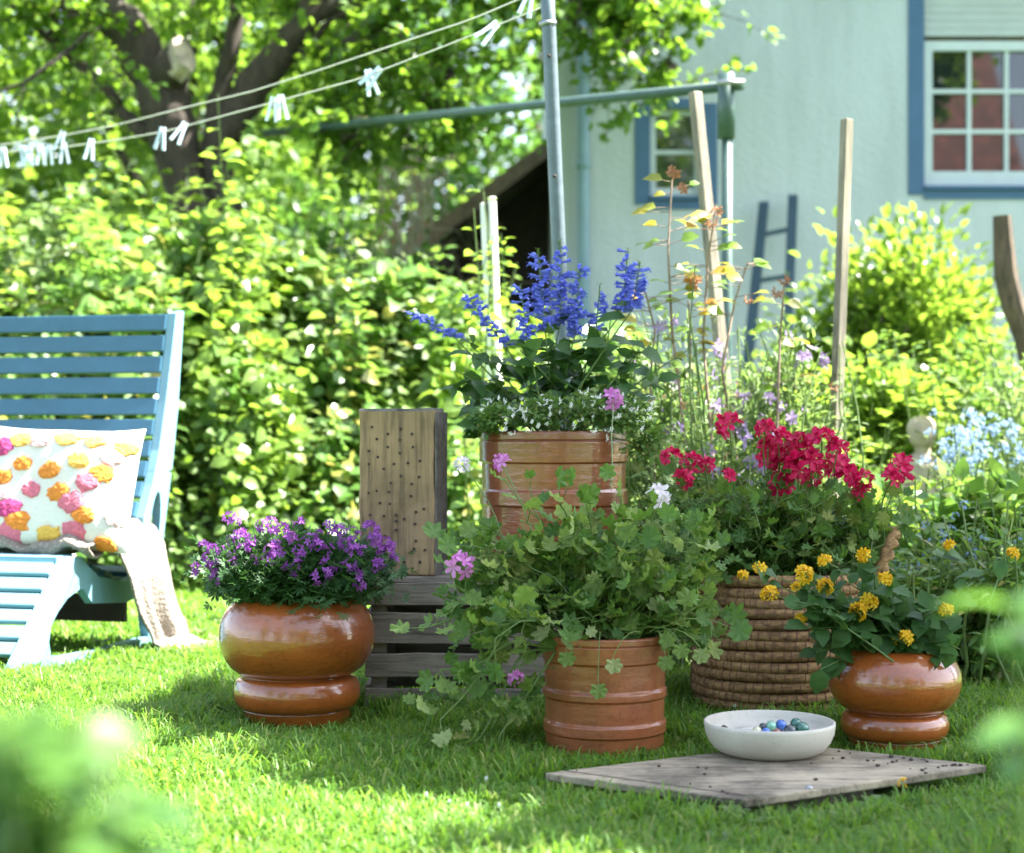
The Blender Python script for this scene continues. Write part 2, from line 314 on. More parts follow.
# leaf templates (x along, y across, z normal)
def ovate(wd=0.3, fold=0.12, droop=0.15):
    m0, m1, m2 = (0, 0, 0), (0.5, 0, 0.02), (1, 0, -droop)
    L1, L2 = (0.22, wd*0.85, fold), (0.62, wd*0.8, fold-droop*.35); R1, R2 = (0.22, -wd*0.85, fold), (0.62, -wd*0.8, fold-droop*.35)
    return np.array([m0, m1, m2, L1, L2, R1, R2]), np.array([(0, 1, 3), (1, 4, 3), (1, 2, 4), (0, 5, 1), (1, 5, 6), (1, 6, 2)])
def diamond(wd=0.36, fold=0.1): return np.array([(0, 0, 0), (0.45, wd, fold), (1, 0, -.1), (0.45, -wd, fold)]), np.array([(0, 2, 1), (0, 3, 2)])
def lobed(nl=5, depth=0.22, ruf=0.09, seed=0):
    """broad lobed leaf, two rings of vertices, crinkled and folded along its veins"""
    r_ = random.Random(seed*7+1); n = nl*5; V = [(0.40, 0, 0.0)]; F = []; ph = [r_.uniform(-.35, .35) for _ in range(nl+1)]; am = [r_.uniform(.7, 1.3) for _ in range(nl+1)]; cup = r_.uniform(-.12, .3); tw = r_.uniform(-.2, .2)
    for ring_, rs_ in ((0, .55), (1, 1.0)):
        for i in range(n+1):
            a = R(-155)+R(310)*i/n; q = i/n*nl; lb = int(min(q, nl-1)); w_ = .5+.5*math.cos(2*math.pi*(q-.5)+ph[lb])
            rr = 0.5*(1-depth*(1-w_)*am[lb])*(0.93+0.14*r_.random())*(1-.12*abs(math.sin(a/2)))*rs_*(1.0 if ring_ else 1.05)
            if not ring_: rr = .27*(1-.3*depth*(1-w_))
            x, y = rr*math.cos(a), rr*math.sin(a); V.append((.40+x, y, cup*(rr*rr)*2+(.09*(w_-.5)*(1.3 if ring_ else .8))*am[lb]+ruf*.45*(r_.random()-.5)*ring_+tw*y+.18*abs(y)))
    V.append((0.03, 0, 0))
    for i in range(n): F += [(0, 1+i, 2+i), (1+i, n+2+i, n+3+i), (1+i, n+3+i, 2+i)]
    F += [(0, n+1, len(V)-1), (0, len(V)-1, 1)]
    return np.array(V), np.array(F)
def scallop(n=5, wd=.3, seed=0):   # deep cut curled small leaf
    r_ = random.Random(seed); V = [(0, 0, 0)]; F = []
    for i in range(n):
        a = R(-75+150*i/(n-1)); c_, s_ = math.cos(a), math.sin(a); L = .75+.3*r_.random(); zz = (r_.random()-.5)*.5
        k = len(V); V += [(L*.6*c_-wd*.5*s_, L*.6*s_+wd*.5*c_, zz*.4+.05), (L*c_, L*s_, zz), (L*.6*c_+wd*.5*s_, L*.6*s_-wd*.5*c_, zz*.4+.05)]
        F += [(0, k+2, k+1), (0, k+1, k)]
    return np.array(V), np.array(F)
OV, OVW, OVN, DI = ovate(), ovate(.42, .1, .2), ovate(.16, .05, .25), diamond()
LB = [lobed(6, .24, .2, i) for i in range(6)]; SC = [scallop(5, .3, i) for i in range(3)]

def unit(v): return v/(np.linalg.norm(v, axis=-1, keepdims=True)+1e-9)
def rdir(n): return unit(rng.normal(size=(n, 3)))
def blob(n, c, r, K=14, spread=.28, shell=.75):
    """leafy cloud: points gathered in K clumps inside an ellipsoid, and their outward direction"""
    c = np.array(c); r = np.array([r]*3 if np.isscalar(r) else r, float)
    u = rdir(K)*(shell+(1-shell)*rng.random((K, 1)))*rng.uniform(.6, 1.0, (K, 1))
    k = rng.integers(0, K, n); p = u[k]+rng.normal(size=(n, 3))*spread*rng.uniform(.5, 1.3, (K, 1))[k]
    return c+p*r, unit(p+rdir(n)*.5)

def curve(a, b, sag=0.0, n=6, jit=0.0, bow=None):
    a = np.array(a, float); b = np.array(b, float); t_ = np.linspace(0, 1, n)[:, None]
    P = a+(b-a)*t_; P[:, 2] -= (4*sag*t_*(1-t_))[:, 0]
    if bow is not None: P += np.array(bow)*(4*t_*(1-t_))
    if jit: P[1:-1] += rng.normal(size=(n-2, 3))*jit
    return P
def along(P, ts):
    ts = np.clip(ts, 0, 1)*(len(P)-1); i = np.minimum(ts.astype(int), len(P)-2); f = (ts-i)[:, None]
    return P[i]*(1-f)+P[i+1]*f, unit(P[i+1]-P[i])

def canes(fo, st, base, h, n, spread, lsize, per, tmpl, lean=(0, 0), t0=.15, r0=.006, splay=.9, hvar=.25, topbig=1.0, ry=None):
    """upright arching canes with leaves all along them"""
    base = np.array(base, float); ry = ry or spread
    for _ in range(n):
        b = base+np.array([rng.uniform(-1, 1)*spread, rng.uniform(-1, 1)*ry, 0])
        hh = h*rng.uniform(1-hvar, 1.05); tip = b+np.array([rng.normal()*hh*.16*splay+lean[0], rng.normal()*hh*.16*splay+lean[1], hh])
        P = curve(b, tip, 0, 6, .012, bow=(rng.normal()*.05*h, rng.normal()*.05*h, 0))
        if st is not None: st.tube(P, np.linspace(r0, r0*.4, 6), 5, cap=False)
        k = max(3, int(per*rng.uniform(.7, 1.2))); ts = np.sort(rng.uniform(t0, 1, k)); p, tn = along(P, ts)
        az = np.arange(k)*2.4+rng.uniform(0, 6); d = np.stack([np.cos(az), np.sin(az), rng.uniform(-.25, .45, k)], 1)
        s_ = lsize*rng.uniform(.6, 1.2, k)*(1-.35*ts if topbig == 1 else 1)
        fo.leaves(tmpl, p+d*s_[:, None]*.25, d, unit(np.array([0, 0, 1])+rdir(k)*.55), s_)

def blossom_cluster(n, rad, psize, petals=5, seed=0, mode='ball'):
    """mesh arrays of a flower head made of several 5-petalled blossoms"""
    mb = MB(); r_ = np.random.default_rng(seed)
    pt = (np.array([(0, 0, 0), (.55, .27, .1), (1, .17, .04), (1, -.17, .04), (.55, -.27, .1)]), np.array([(0, 2, 1), (0, 3, 2), (0, 4, 3)]))
    for i in range(n):
        v = unit(r_.normal(size=3)); v[2] = abs(v[2])*.9-.15 if mode == 'ball' else v[2]
        v = unit(v); c = v*rad*r_.uniform(.65, 1); nn = unit(v+r_.normal(size=3)*.25)
        a0 = r_.uniform(0, 6); x = unit(np.cross(nn, (.3, .2, .9))); y = np.cross(nn, x)
        az = a0+np.arange(petals)*2*math.pi/petals; d = np.cos(az)[:, None]*x+np.sin(az)[:, None]*y+nn*.25
        mb.leaves(pt, np.repeat(c[None], petals, 0), d, np.repeat(nn[None], petals, 0), psize*r_.uniform(.8, 1.15, petals))
    return mb
def head_meshes(name, mat, n, rad, ps, k=3, petals=5, core=None):
    out = []
    for i in range(k):
        out.append(mesh(name, blossom_cluster(n, rad, ps, petals, 10*i+n), mat, (0, 0, 0)))
    return out

# ------------------------------------------------------------------ ground and lawn
g = MB(); g.add([(-120, -60, 0), (120, -60, 0), (120, 200, 0), (-120, 200, 0)], [(0, 1, 2, 3)]); struct('ground', g, 'lawn_soil')
BOARD = [np.array(p) for p in ((.066, 3.45), (.437, 3.20), (.982, 3.53), (.618, 3.77))]
POT1, POT3, POT4, BASK = (-.545, 4.33), (.215, 3.96), (.892, 3.98), (.725, 4.52)
def inpoly(x, y, poly, m=0):
    c = sum(poly)/len(poly); ins = np.ones(len(x), bool)
    for i in range(len(poly)):
        a, b = poly[i], poly[(i+1) % len(poly)]; e = b-a; nrm = np.array([-e[1], e[0]])/np.linalg.norm(e)
        ins &= ((x-a[0])*nrm[0]+(y-a[1])*nrm[1]) > m
    return ins
def grass(n, x0, x1, y0, y1, h, wd, frus=True):
    x = rng.uniform(x0, x1, n); y = rng.uniform(y0, y1, n)
    if frus: k = np.abs(x) < .33*y+.15; x, y = x[k], y[k]
    k = ~inpoly(x, y, BOARD, .012)
    for (cx, cy), r in ((POT1, .11), (POT3, .125), (POT4, .085), (BASK, .2)): k &= (x-cx)**2+(y-cy)**2 > r*r
    k &= ~((x > -.38) & (x < .3) & (y > 4.47) & (y < 4.85)); k &= ~(y > 7.5+.2*np.sin(x*3))
    x, y = x[k], y[k]; n = len(x)
    pat = .5+.25*np.sin(x*7.1+1.3*np.sin(y*5))+.25*np.sin(y*9.3+2*np.sin(x*4.2)); fine = .5+.5*np.sin(x*31+4*np.sin(y*23))*np.sin(y*27)
    hh = h*(.45+.65*pat+.5*fine)*rng.uniform(.5, 1.15, n)
    nb = np.zeros(n, bool)
    for (cx, cy), r in ((POT1, .24), (POT3, .24), (POT4, .2)): hh = np.where((x-cx)**2+(y-cy+.06)**2 < r*r, hh*.5, hh)
    nb |= inpoly(x, y, BOARD, -.06)
    hh[nb] *= .55
    az = rng.uniform(0, 2*math.pi, n); lean = rng.uniform(.3, 1.25, n); azl = az+rng.normal(size=n)*.5
    wx, wy = np.cos(az+math.pi/2)*wd/2, np.sin(az+math.pi/2)*wd/2; s = rng.uniform(.7, 1.3, n); wx *= s; wy *= s
    B = np.stack([x, y, np.full(n, -.002)], 1); W = np.stack([wx, wy, np.zeros(n)], 1); D = np.stack([np.cos(azl), np.sin(azl), np.zeros(n)], 1)
    up = np.array([0, 0, 1.0])
    p1 = B+D*(lean*hh*.18)[:, None]+up*(hh*.45)[:, None]; p2 = B+D*(lean*hh*.5)[:, None]+up*(hh*.8)[:, None]; p3 = B+D*(lean*hh*1.0)[:, None]+up*(hh*(1.0-.30*lean))[:, None]
    V = np.stack([B-W, B+W, p1-W*.95, p1+W*.95, p2-W*.7, p2+W*.7, p3], 1).reshape(-1, 3)
    F = (np.array([(0, 1, 3), (0, 3, 2), (2, 3, 5), (2, 5, 4), (4, 5, 6)])[None]+(np.arange(n)*7)[:, None, None]).reshape(-1, 3)
    return V, F
def grass_obj(name, chunks):
    Vs, Fs, k = [], [], 0
    for V, Fc in chunks: Vs.append(V); Fs.append(Fc+k); k += len(V)
    V = np.concatenate(Vs); Fc = np.concatenate(Fs); me = bpy.data.meshes.new(name)
    me.vertices.add(len(V)); me.vertices.foreach_set('co', V.ravel().astype(np.float32))
    me.loops.add(len(Fc)*3); me.loops.foreach_set('vertex_index', Fc.ravel().astype(np.int32))
    me.polygons.add(len(Fc)); me.polygons.foreach_set('loop_start', np.arange(0, len(Fc)*3, 3, dtype=np.int32))
    me.materials.append(M['grass_blade']); me.update(calc_edges=True); me.validate()
    o = bpy.data.objects.new(name, me); COL.objects.link(o); o['kind'] = 'stuff'; return o
gl = grass_obj('grass', [grass(190000, -1.9, 1.9, 2.5, 5.4, .062, .0040), grass(90000, -3.2, 3.2, 5.2, 7.9, .055, .006), grass(45000, -4.5, 4.5, 1.2, 7.9, .06, .008, False)])
gl['label'] = 'green lawn of fine unmown grass blades'

# ------------------------------------------------------------------ house with teal render
H = 11.0
hs = thing('house', 'pale teal rendered house with blue window surrounds', 'house', (4.5, 13.5, 0))
HX0 = at(556, 0, H)[0]; HX1 = HX0+11
def img(px, py, Y=H): p = at(px, py, Y); return p[0], p[2]
def wall_with_holes(mb, x0, x1, z0, z1, Y, holes, th=.3):
    xs = sorted({x0, x1, *[h[0] for h in holes], *[h[1] for h in holes]}); zs = sorted({z0, z1, *[h[2] for h in holes], *[h[3] for h in holes]})
    for i in range(len(xs)-1):
        for j in range(len(zs)-1):
            cx, cz = (xs[i]+xs[i+1])/2, (zs[j]+zs[j+1])/2
            if any(h[0] < cx < h[1] and h[2] < cz < h[3] for h in holes): continue
            mb.add([(xs[i], Y, zs[j]), (xs[i+1], Y, zs[j]), (xs[i+1], Y, zs[j+1]), (xs[i], Y, zs[j+1])], [(0, 1, 2, 3)])
    for (a, b_, c_, d_) in holes:
        mb.add([(a, Y, c_), (a, Y+th, c_), (a, Y+th, d_), (a, Y, d_)], [(0, 1, 2, 3)]); mb.add([(b_, Y, c_), (b_, Y+th, c_), (b_, Y+th, d_), (b_, Y, d_)], [(3, 2, 1, 0)])
        mb.add([(a, Y, c_), (b_, Y, c_), (b_, Y+th, c_), (a, Y+th, c_)], [(0, 1, 2, 3)]); mb.add([(a, Y, d_), (b_, Y, d_), (b_, Y+th, d_), (a, Y+th, d_)], [(3, 2, 1, 0)])
# big window opening (outer edge of blue reveal) and the small one
bx0, bz0 = img(922, 190); bx1 = bx0+1.62; bz1 = bz0+1.75
sx0, sz0 = img(648, 200); sx1, sz1 = img(704, 108)[0], img(694, 108)[1]
wl = MB(); wall_with_holes(wl, HX0, HX1, 0, 4.2, H, [(bx0, bx1, bz0, bz1), (sx0, sx1, sz0, sz1)], .16)
for a, b_ in (((HX0, H), (HX0, H+5)), ((HX0, H+5), (HX1, H+5)), ((HX1, H+5), (HX1, H))): wl.add([(a[0], a[1], 0), (b_[0], b_[1], 0), (b_[0], b_[1], 4.2), (a[0], a[1], 4.2)], [(0, 1, 2, 3)])
part('wall', wl, 'render_wall', hs)
rf = MB(); rf.add([(HX0-.02, H-.45, 4.05), (HX1+.4, H-.45, 4.05), (HX1+.4, H+2.5, 6.1), (HX0-.02, H+2.5, 6.1), (HX0-.02, H+5.45, 4.05), (HX1+.4, H+5.45, 4.05)], [(0, 1, 2, 3), (3, 2, 5, 4)])
rf.add([(HX0, H, 4.2), (HX0, H+5, 4.2), (HX0, H+2.5, 6.0)], [(0, 1, 2)]); part('roof', rf, 'tile_red', hs)
def window(x0, x1, z0, z1, bandw, cols, rows, sash_split, shutter=0, fw=.062):
    f = MB(); Yf = H+.09
    # blue painted band on the wall and reveal
    s = MB(); bw = bandw
    for c_, sz in ((((x0-bw/2+.005), H-.004, (z0+z1)/2), (bw+.01, .012, z1-z0+2*bw*.35)), (((x1+bw/2-.005), H-.004, (z0+z1)/2), (bw+.01, .012, z1-z0+2*bw*.35)), (((x0+x1)/2, H-.0045, z0-.03), (x1-x0-.022, .014, .06)), (((x0+x1)/2, H-.0045, z1+.03), (x1-x0-.022, .014, .06))): s.box(c_, sz)
    s.box((x0+.008, H+.075, (z0+z1)/2), (.014, .15, z1-z0)); s.box((x1-.008, H+.075, (z0+z1)/2), (.014, .15, z1-z0))
    part('window_surround', s, 'facade_blue', hs)
    si = MB(); si.box(((x0+x1)/2, H+.03, z0+.014), (x1-x0-.034, .13, .022)); 
    zt = z1-shutter
    if shutter:
        sh = MB(); k = int(shutter/.05)
        for i in range(k): sh.box(((x0+x1)/2, H+.055+.0, z1-.025-i*.05), (x1-x0-.034, .03, .0475))
        part('roller_shutter', sh, 'shutter', hs)
    a, b_, c_, d_ = x0+.02, x1-.02, z0+.03, zt-.005
    for cc, sz in (((a+fw/2, Yf, (c_+d_)/2), (fw, .06, d_-c_)), ((b_-fw/2, Yf, (c_+d_)/2), (fw, .06, d_-c_)), (((a+b_)/2, Yf, c_+fw*.8), (b_-a-2*fw, .06, fw*1.6)), (((a+b_)/2, Yf, d_-fw/2), (b_-a-2*fw, .06, fw))): f.box(cc, sz)
    if sash_split: f.box(((a+b_)/2, Yf, (c_+d_)/2), (.1, .064, d_-c_-2*fw))
    iw0, iw1, iz0, iz1 = a+fw, b_-fw, c_+fw*1.6, d_-fw
    for i in range(1, rows): f.box(((iw0+iw1)/2, Yf+.001, iz0+(iz1-iz0)*i/rows), (iw1-iw0, .03, .026))
    for i in range(1, cols):
        if sash_split and i*2 == cols: continue
        f.box((iw0+(iw1-iw0)*i/cols, Yf+.0015, (iz0+iz1)/2), (.026, .034, iz1-iz0))
    fr = part('window', f, 'window_white', hs); part('window_sill', si, 'facade_blue', fr)
    p = MB(); p.add([(iw0-.01, Yf+.012, iz0-.01), (iw1+.01, Yf+.012, iz0-.01), (iw1+.01, Yf+.012, iz1+.01), (iw0-.01, Yf+.012, iz1+.01)], [(0, 1, 2, 3)]); part('pane', p, 'pane_glass', fr)
window(bx0, bx1, bz0, bz1, .09, 6, 3, True, bz1-img(0, 38)[1])
window(sx0, sx1, sz0, sz1, .085, 1, 2, False, 0, .035)
# downpipe
dp = MB(); x_, _ = img(583, 100); dp.tube([(x_, H-.07, .0), (x_, H-.07, 2.0), (x_, H-.07, 4.1)], .04, 14)
for z_ in (.9, 2.4, 3.9): dp.tube([(x_, H-.07, z_), (x_, H-.07, z_+.05)], .047, 14)
part('downpipe', dp, 'drain', hs, True)

# neighbouring house across the garden (mirrored in the panes)
nh = thing('neighbour_house', 'brick house with red tiled roof facing the garden, mirrored in the panes', 'house', (8.5, -14, 0))
b_ = MB(); b_.box((7.8, -16, 2.7), (5.2, 6, 5.4)); b_.prism([(5.2, -13.0, 5.4), (5.2, -19, 5.4), (5.2, -16, 9.0)], (5.2, 0, 0)); part('wall', b_, 'render_wall', nh)
r1 = MB(); 
for k in range(16):
    z0_ = 5.2+3.9*k/16; y0_ = -12.7-3.3*k/16
    r1.box((7.8, y0_-.11, z0_+.14), (5.8, .05, .33), np.array(Matrix.Rotation(R(40), 3, 'X')))
r1.prism([(4.9, -19.4, 5.1), (4.9, -16, 9.05), (4.9, -12.75, 5.1)], (5.8, 0, 0)); part('roof', r1, 'tile_red', nh)

t = M['tile_red'].node_tree; tc = N(t, 'ShaderNodeTexCoord'); sx = N(t, 'ShaderNodeSeparateXYZ'); cx_ = N(t, 'ShaderNodeCombineXYZ'); t.links.new(tc.outputs['Object'], sx.inputs[0]); t.links.new(sx.outputs[0], cx_.inputs[0]); t.links.new(sx.outputs[2], cx_.inputs[1])
br = N(t, 'ShaderNodeTexBrick'); t.links.new(cx_.outputs[0], br.inputs[0]); br.inputs['Scale'].default_value = 1.0; br.inputs['Brick Width'].default_value = .22; br.inputs['Row Height'].default_value = .24; br.inputs['Mortar Size'].default_value = .02
br.inputs['Color1'].default_value = (.22, .065, .04, 1); br.inputs['Color2'].default_value = (.11, .03, .02, 1); br.inputs['Mortar'].default_value = (.06, .02, .02, 1); t.links.new(br.outputs[0], t.nodes['Principled BSDF'].inputs['Base Color'])
# ladder leaning on the wall
ld = thing('ladder', 'dark blue ladder leaning against the teal house wall', 'ladder', gnd(765, 560)*np.array([1, 1, 0]))
xa, za = img(762, 205, 10.85); xb, zb = img(793, 196, 10.85)
org = np.array(ld['_org']); ra, rb = MB(), MB()
f1, f2 = at(742, 420, 10.2), at(784, 420, 10.2)
lt1, lt2 = at(764, 203, 10.9), at(793, 196, 10.9)
def ext(a, b): k = a[2]/(a[2]-b[2]); return a+(b-a)*k
g1, g2 = ext(lt1, f1), ext(lt2, f2)
ra.beam(g1, lt1, .06, .035); rb.beam(g2, lt2, .06, .035); part('rail', ra, 'ladder_blue', ld); part('rail', rb, 'ladder_blue', ld)
for i in range(7):
    q = .06+i*.14; rr = MB(); rr.beam(g1+(lt1-g1)*q, g2+(lt2-g2)*q, .03, .03); part('rung', rr, 'ladder_blue', ld)

# shed with an open front, its dark inside drawn as a panel
shd = thing('garden_shed', 'dark wooden shed with low gable roof behind the grey pole', 'shed', (-.1, 13, 0))
sw = MB(); e0 = at(436, 236, 12.3); e1 = at(560, 140, 12.3)
sw.box((.3, 14.3, 1.0), (2.0, .06, 2.0)); sw.box((-.60, 13.3, .95), (.06, 2, 1.9)); sw.box((1.3, 13.3, 1.0), (.06, 2, 2.0))
for i in range(2): sw.box((-.5+i*.72, 12.45, 1.0), (.09, .09, 2.0))
sw.box((.0, 12.47, .55), (1.1, .05, .5))
sw.prism([e0+[.04, .8, -.03], e1+[0, .8, -.03], np.array([e1[0], 13.1, 0]), np.array([e0[0]+.04, 13.1, 0])], (0, .03, 0)); part('wall', sw, 'plank_dark', shd)  # last prism: dark panel standing for the shade inside the shed
sr = MB(); sr.prism([e0, e1, e1+np.array([0, 0, .05]), e0+np.array([0, 0, .05])], (0, 2.6, 0))
sr.prism([e1+[.004, 0, 0], e1+[1.2, 0, -.9], e1+[1.2, 0, -.85], e1+[.004, 0, .05]], (0, 2.6, 0)); part('roof', sr, 'plank_brown', shd)
vb = MB(); vb.prism([e0+[-.04, -.035, -.07], e1+[0, -.035, -.06], e1+[0, -.035, .07], e0+[-.04, -.035, .06]], (0, .03, 0)); part('verge_board', vb, 'plank_brown', shd)

# ------------------------------------------------------------------ clothes frame, poles, lines, pegs
tp = at(727, 84, 7.5); cf = thing('washing_post', 'dark green pipe washing post with a long crossbar to the apple tree', 'washing post', (tp[0], 7.5, 0))
p_ = MB(); p_.tube([(tp[0], 7.5, 0), (tp[0], 7.5, 1.0), (tp[0], 7.5, tp[2]-.2)], .024, 14); part('post', p_, 'green_pipe', cf, True)
p_ = MB(); p_.tube([(tp[0]-.003, 7.5, tp[2]-.24), (tp[0]-.003, 7.5, tp[2]+.045)], .038, 14); part('socket', p_, 'green_pipe', cf, True)
bl = at(262, 134, 10.35); p_ = MB(); p_.tube([(tp[0]+.06, 7.47, tp[2]-.01), (tp[0]*.5+bl[0]*.5, 7.5*.5+bl[1]*.5, (tp[2]+bl[2])/2), bl], .024, 12); part('crossbar', p_, 'green_pipe', cf, True)
p_ = MB(); p_.tube([(tp[0]-.05, 7.46, tp[2]), (tp[0]+.07, 7.46, tp[2])], .012, 8); part('bolt', p_, 'metal_bolt', cf, True)

pole_a, pole_b = at(545, -60, 5.2), at(561, 300, 5.2); pg = pole_a+(pole_b-pole_a)*(pole_a[2]/(pole_a[2]-pole_b[2]))
po = thing('clothesline_pole', 'grey metal pole leaning slightly behind the blue salvia', 'pole', pg)
p_ = MB(); P = pg+(pole_a-pg)*np.linspace(0, 1, 9)[:, None]; p_.tube(P, np.linspace(.024, .0215, 9), 18); part('tube', p_, 'grey_pole', po, True)
p_ = MB(); c0, c1 = at(547.5, 22, 5.2), at(547.8, 26, 5.2); p_.tube([c0, c1], .0275, 18); part('ring', p_, 'metal_bolt', po, True)
for py in (56, 176): 
    p_ = MB(); q = at(549+(py-56)*.045, py, 5.18); p_.ball(q+np.array([0, -.004, 0]), .0055, 8, 6); part('bolt', p_, 'debris_brown', po)
def Yl(px): return 1/(.1282+(.1923-.1282)*px/545)
L1 = [(-130, 163), (0, 145), (66, 135), (117, 125), (187, 107), (250, 92), (320, 70), (400, 43), (470, 20), (546, -12)]
L2 = [(-130, 157), (0, 152), (58, 148), (117, 140), (168, 131), (234, 113), (297, 96), (359, 79), (440, 48), (546, 6)]
def lz(L, px): return float(np.interp(px, [a for a, _ in L], [b for _, b in L]))
for L, lab in ((L1, 'upper white washing line with few pegs'), (L2, 'lower white washing line carrying most of the pegs')):
    p_ = MB(); xs = np.linspace(-130, 546, 40); p_.tube([at(x, lz(L, x), Yl(x)) for x in xs], .0025, 6); single('clothesline', p_, 'white_line', at(546, lz(L, 546), Yl(546)), lab, 'clothesline', 'washing lines', True)
# far pole that holds the other end of the lines
fp = at(-133, 160, Yl(-133)); p_ = MB(); p_.tube([(fp[0], fp[1], 0), (fp[0], fp[1], fp[2]+.12)], .024, 14); single('clothesline_pole', p_, 'grey_pole', (fp[0], fp[1], 0), 'grey pole at the far end of the washing lines', 'pole', smooth=True)
# pegs
def make_peg(loc, lean, mir, label):
    t_ = thing('clothes_peg', label, 'clothes peg', loc, 'clothes pegs on the washing lines')
    l_ = np.array(loc)
    for sgn in (-1, 1):
        mb = MB(); mb.add([(l_[0]+x, l_[1]+y, l_[2]+z) for x, y, z in [(sgn*.003, -.006, .018), (sgn*.010, -.006, .018), (sgn*.012, -.006, -.01), (sgn*.021, -.006, -.062), (sgn*.011, -.006, -.064), (sgn*.003, -.006, -.012)] ]+[(l_[0]+x, l_[1]+y, l_[2]+z) for x, y, z in [(sgn*.003, .006, .018), (sgn*.010, .006, .018), (sgn*.012, .006, -.01), (sgn*.021, .006, -.062), (sgn*.011, .006, -.064), (sgn*.003, .006, -.012)] ],
            [(0, 1, 2, 3, 4, 5), (11, 10, 9, 8, 7, 6)]+[(i, (i+1) % 6, 6+(i+1) % 6, 6+i) for i in range(6)])
        part('leg', mb, 'peg_plastic', t_)
    s = MB(); s.tube([l_+np.array([0, -.009, -.008]), l_+np.array([0, .009, -.008])], .0045, 8); part('spring', s, 'peg_steel', t_)
    t_.rotation_euler = (0, lean, rng.uniform(-.5, .5)); t_.scale = (1.12, 1.12, 1.12); return t_
pegs = [(L2, 3, .0, 'leftmost pale blue peg hanging at the edge of the photo'), (L2, 23, -.25, 'pale blue peg tilted left, first of the two beside the leftmost peg'), (L2, 29, .05, 'pale blue peg hanging straight beside the tilted one near the left end'), (L2, 41, .0, 'white peg hanging straight, left of the close pair by the tree'), (L2, 49, .05, 'white peg right beside the straight hanging one, left end of the line'),
        (L1, 62, .25, 'tall peg clipped higher on the upper line above the left cluster'), (L2, 64, -.05, 'pale peg hanging low directly under the tall clipped peg'), (L2, 91, .15, 'single pale peg standing alone between the left cluster and the trunk'), (L2, 162, .18, 'pale blue peg in front of the trunk, left of the tilted pair'), (L2, 183, .5, 'peg tilted sharply to the right in front of the trunk'),
        (L2, 273, .1, 'left one of the blue pair hanging right of the trunk'), (L2, 281, -.12, 'right one of the blue pair hanging right of the trunk'), (L2, 369, -.25, 'peg tilted left in the crossed pair midway to the pole'), (L2, 377, .75, 'peg tilted right in the crossed pair midway to the pole'), (L2, 493, .8, 'white peg tilted over, nearest to the grey pole'), (L1, 530, .3, 'white peg close under the top edge beside the grey pole')]
for L, px, ln, lab in pegs: make_peg(at(px, lz(L, px), Yl(px)), ln, 0, lab)

# wooden stakes
def stake(a, b, wd, label, mat='stake_wood'):
    b = a+(b-a)*(a[2]/(a[2]-b[2])) if b[2] > 0.01 else b
    o = MB(); o.beam(b, a, wd*.85, wd*.7, (-.55, .83, 0)); return single('wooden_stake', o, mat, b, label, 'stake', 'wooden stakes', bevel=.003)
stake(at(695, 92, 5.9), at(719, 330, 5.9), .046, 'tall weathered stake leaning left in front of the small window')
stake(at(847, 119, 5.6), at(836, 425, 5.6), .041, 'upright pale square stake in front of the blank house wall')
for (px, py, w_, lab) in ((483, 203, .022, 'thin white stake in the bush, left of its pair'), (492, 197, .03, 'thicker white stake in the bush, right of its pair')):
    stake(at(px, py, 6.6), at(px+5, 330, 6.6), w_, lab, 'stake_white')
# driftwood
dwP = [at(x, y, 7.8) for x, y in ((1002, 216), (1004, 250), (1006, 275), (1013, 305), (1024, 335), (1034, 380), (1036, 460))]; dwP.append(np.array([dwP[-1][0], 7.8, 0]))
d_ = MB(); d_.tube(dwP, [.042, .05, .055, .055, .05, .05, .052, .06], 10); single('driftwood_post', d_, 'drift_wood', dwP[-1], 'curved brown driftwood post at the right in front of the wall', 'driftwood', smooth=False)
# ------------------------------------------------------------------ TREE with canopy
def tree_from(name, label, base, limbs, clusters, lsize, per, mat, tmpl=OV, twig_n=5, clump=.28, stub=None, group=None):
    t_ = thing(name, label, 'tree', base, group)
    tr = MB(); nodes = []
    for P, r in limbs:
        P = np.array(P); k = (len(P)-1)*4+1; tt = np.linspace(0, 1, k); Q, _ = along(P, tt)
        if k > 3: 
            Q2 = Q.copy(); Q2[1:-1] = (Q[:-2]+Q[1:-1]*2+Q[2:])/4; Q = Q2+rng.normal(size=Q.shape)*.012*min(1, r[0]*6)
        rr = np.interp(tt, np.linspace(0, 1, len(r)), r); tr.tube(Q, rr*rng.uniform(.93, 1.08, k), 10); nodes += [(q, a) for q, a in zip(Q, rr)]
    part('trunk', tr, 'bark', t_, True)
    NP = np.array([q for q, _ in nodes]); fo, tw = MB(), MB()
    for c in clusters:
        c = np.array(c); dd = np.linalg.norm(NP-c, axis=1)+np.where(NP[:, 2] > c[2]+.7, .8, 0); q = NP[np.argmin(dd)]
        P = curve(q, c, rng.uniform(-.15, .05)*dd.min(), 7, .03); tw.tube(P, np.linspace(.02, .005, 7), 5, cap=False); NP = np.vstack([NP, P[3:]])
        for _ in range(twig_n):
            e = c+rng.normal(size=3)*clump*np.array([1, 1, .8])+np.array([0, 0, -.05]); s0 = P[rng.integers(3, 7)]
            Q = curve(s0, e, -.03, 5, .015); tw.tube(Q, np.linspace(.006, .002, 5), 4, cap=False)
            k = int(per*rng.uniform(.6, 1.3)); ts = rng.uniform(.1, 1.05, k); p, tn = along(Q, ts)
            d = unit(tn*.6+rdir(k)); fo.leaves(tmpl, p+rdir(k)*lsize*.5, d, unit(np.array([0, 0, 1.0])+rdir(k)*.7), lsize*rng.uniform(.6, 1.2, k))
    part('branches', tw, 'bark', t_); part('crown', fo, mat, t_)
    return t_
Yt = 10.5
A = lambda x, y, Y=Yt: at(x, y, Y)
base = np.array([A(215, 300)[0], Yt, 0])
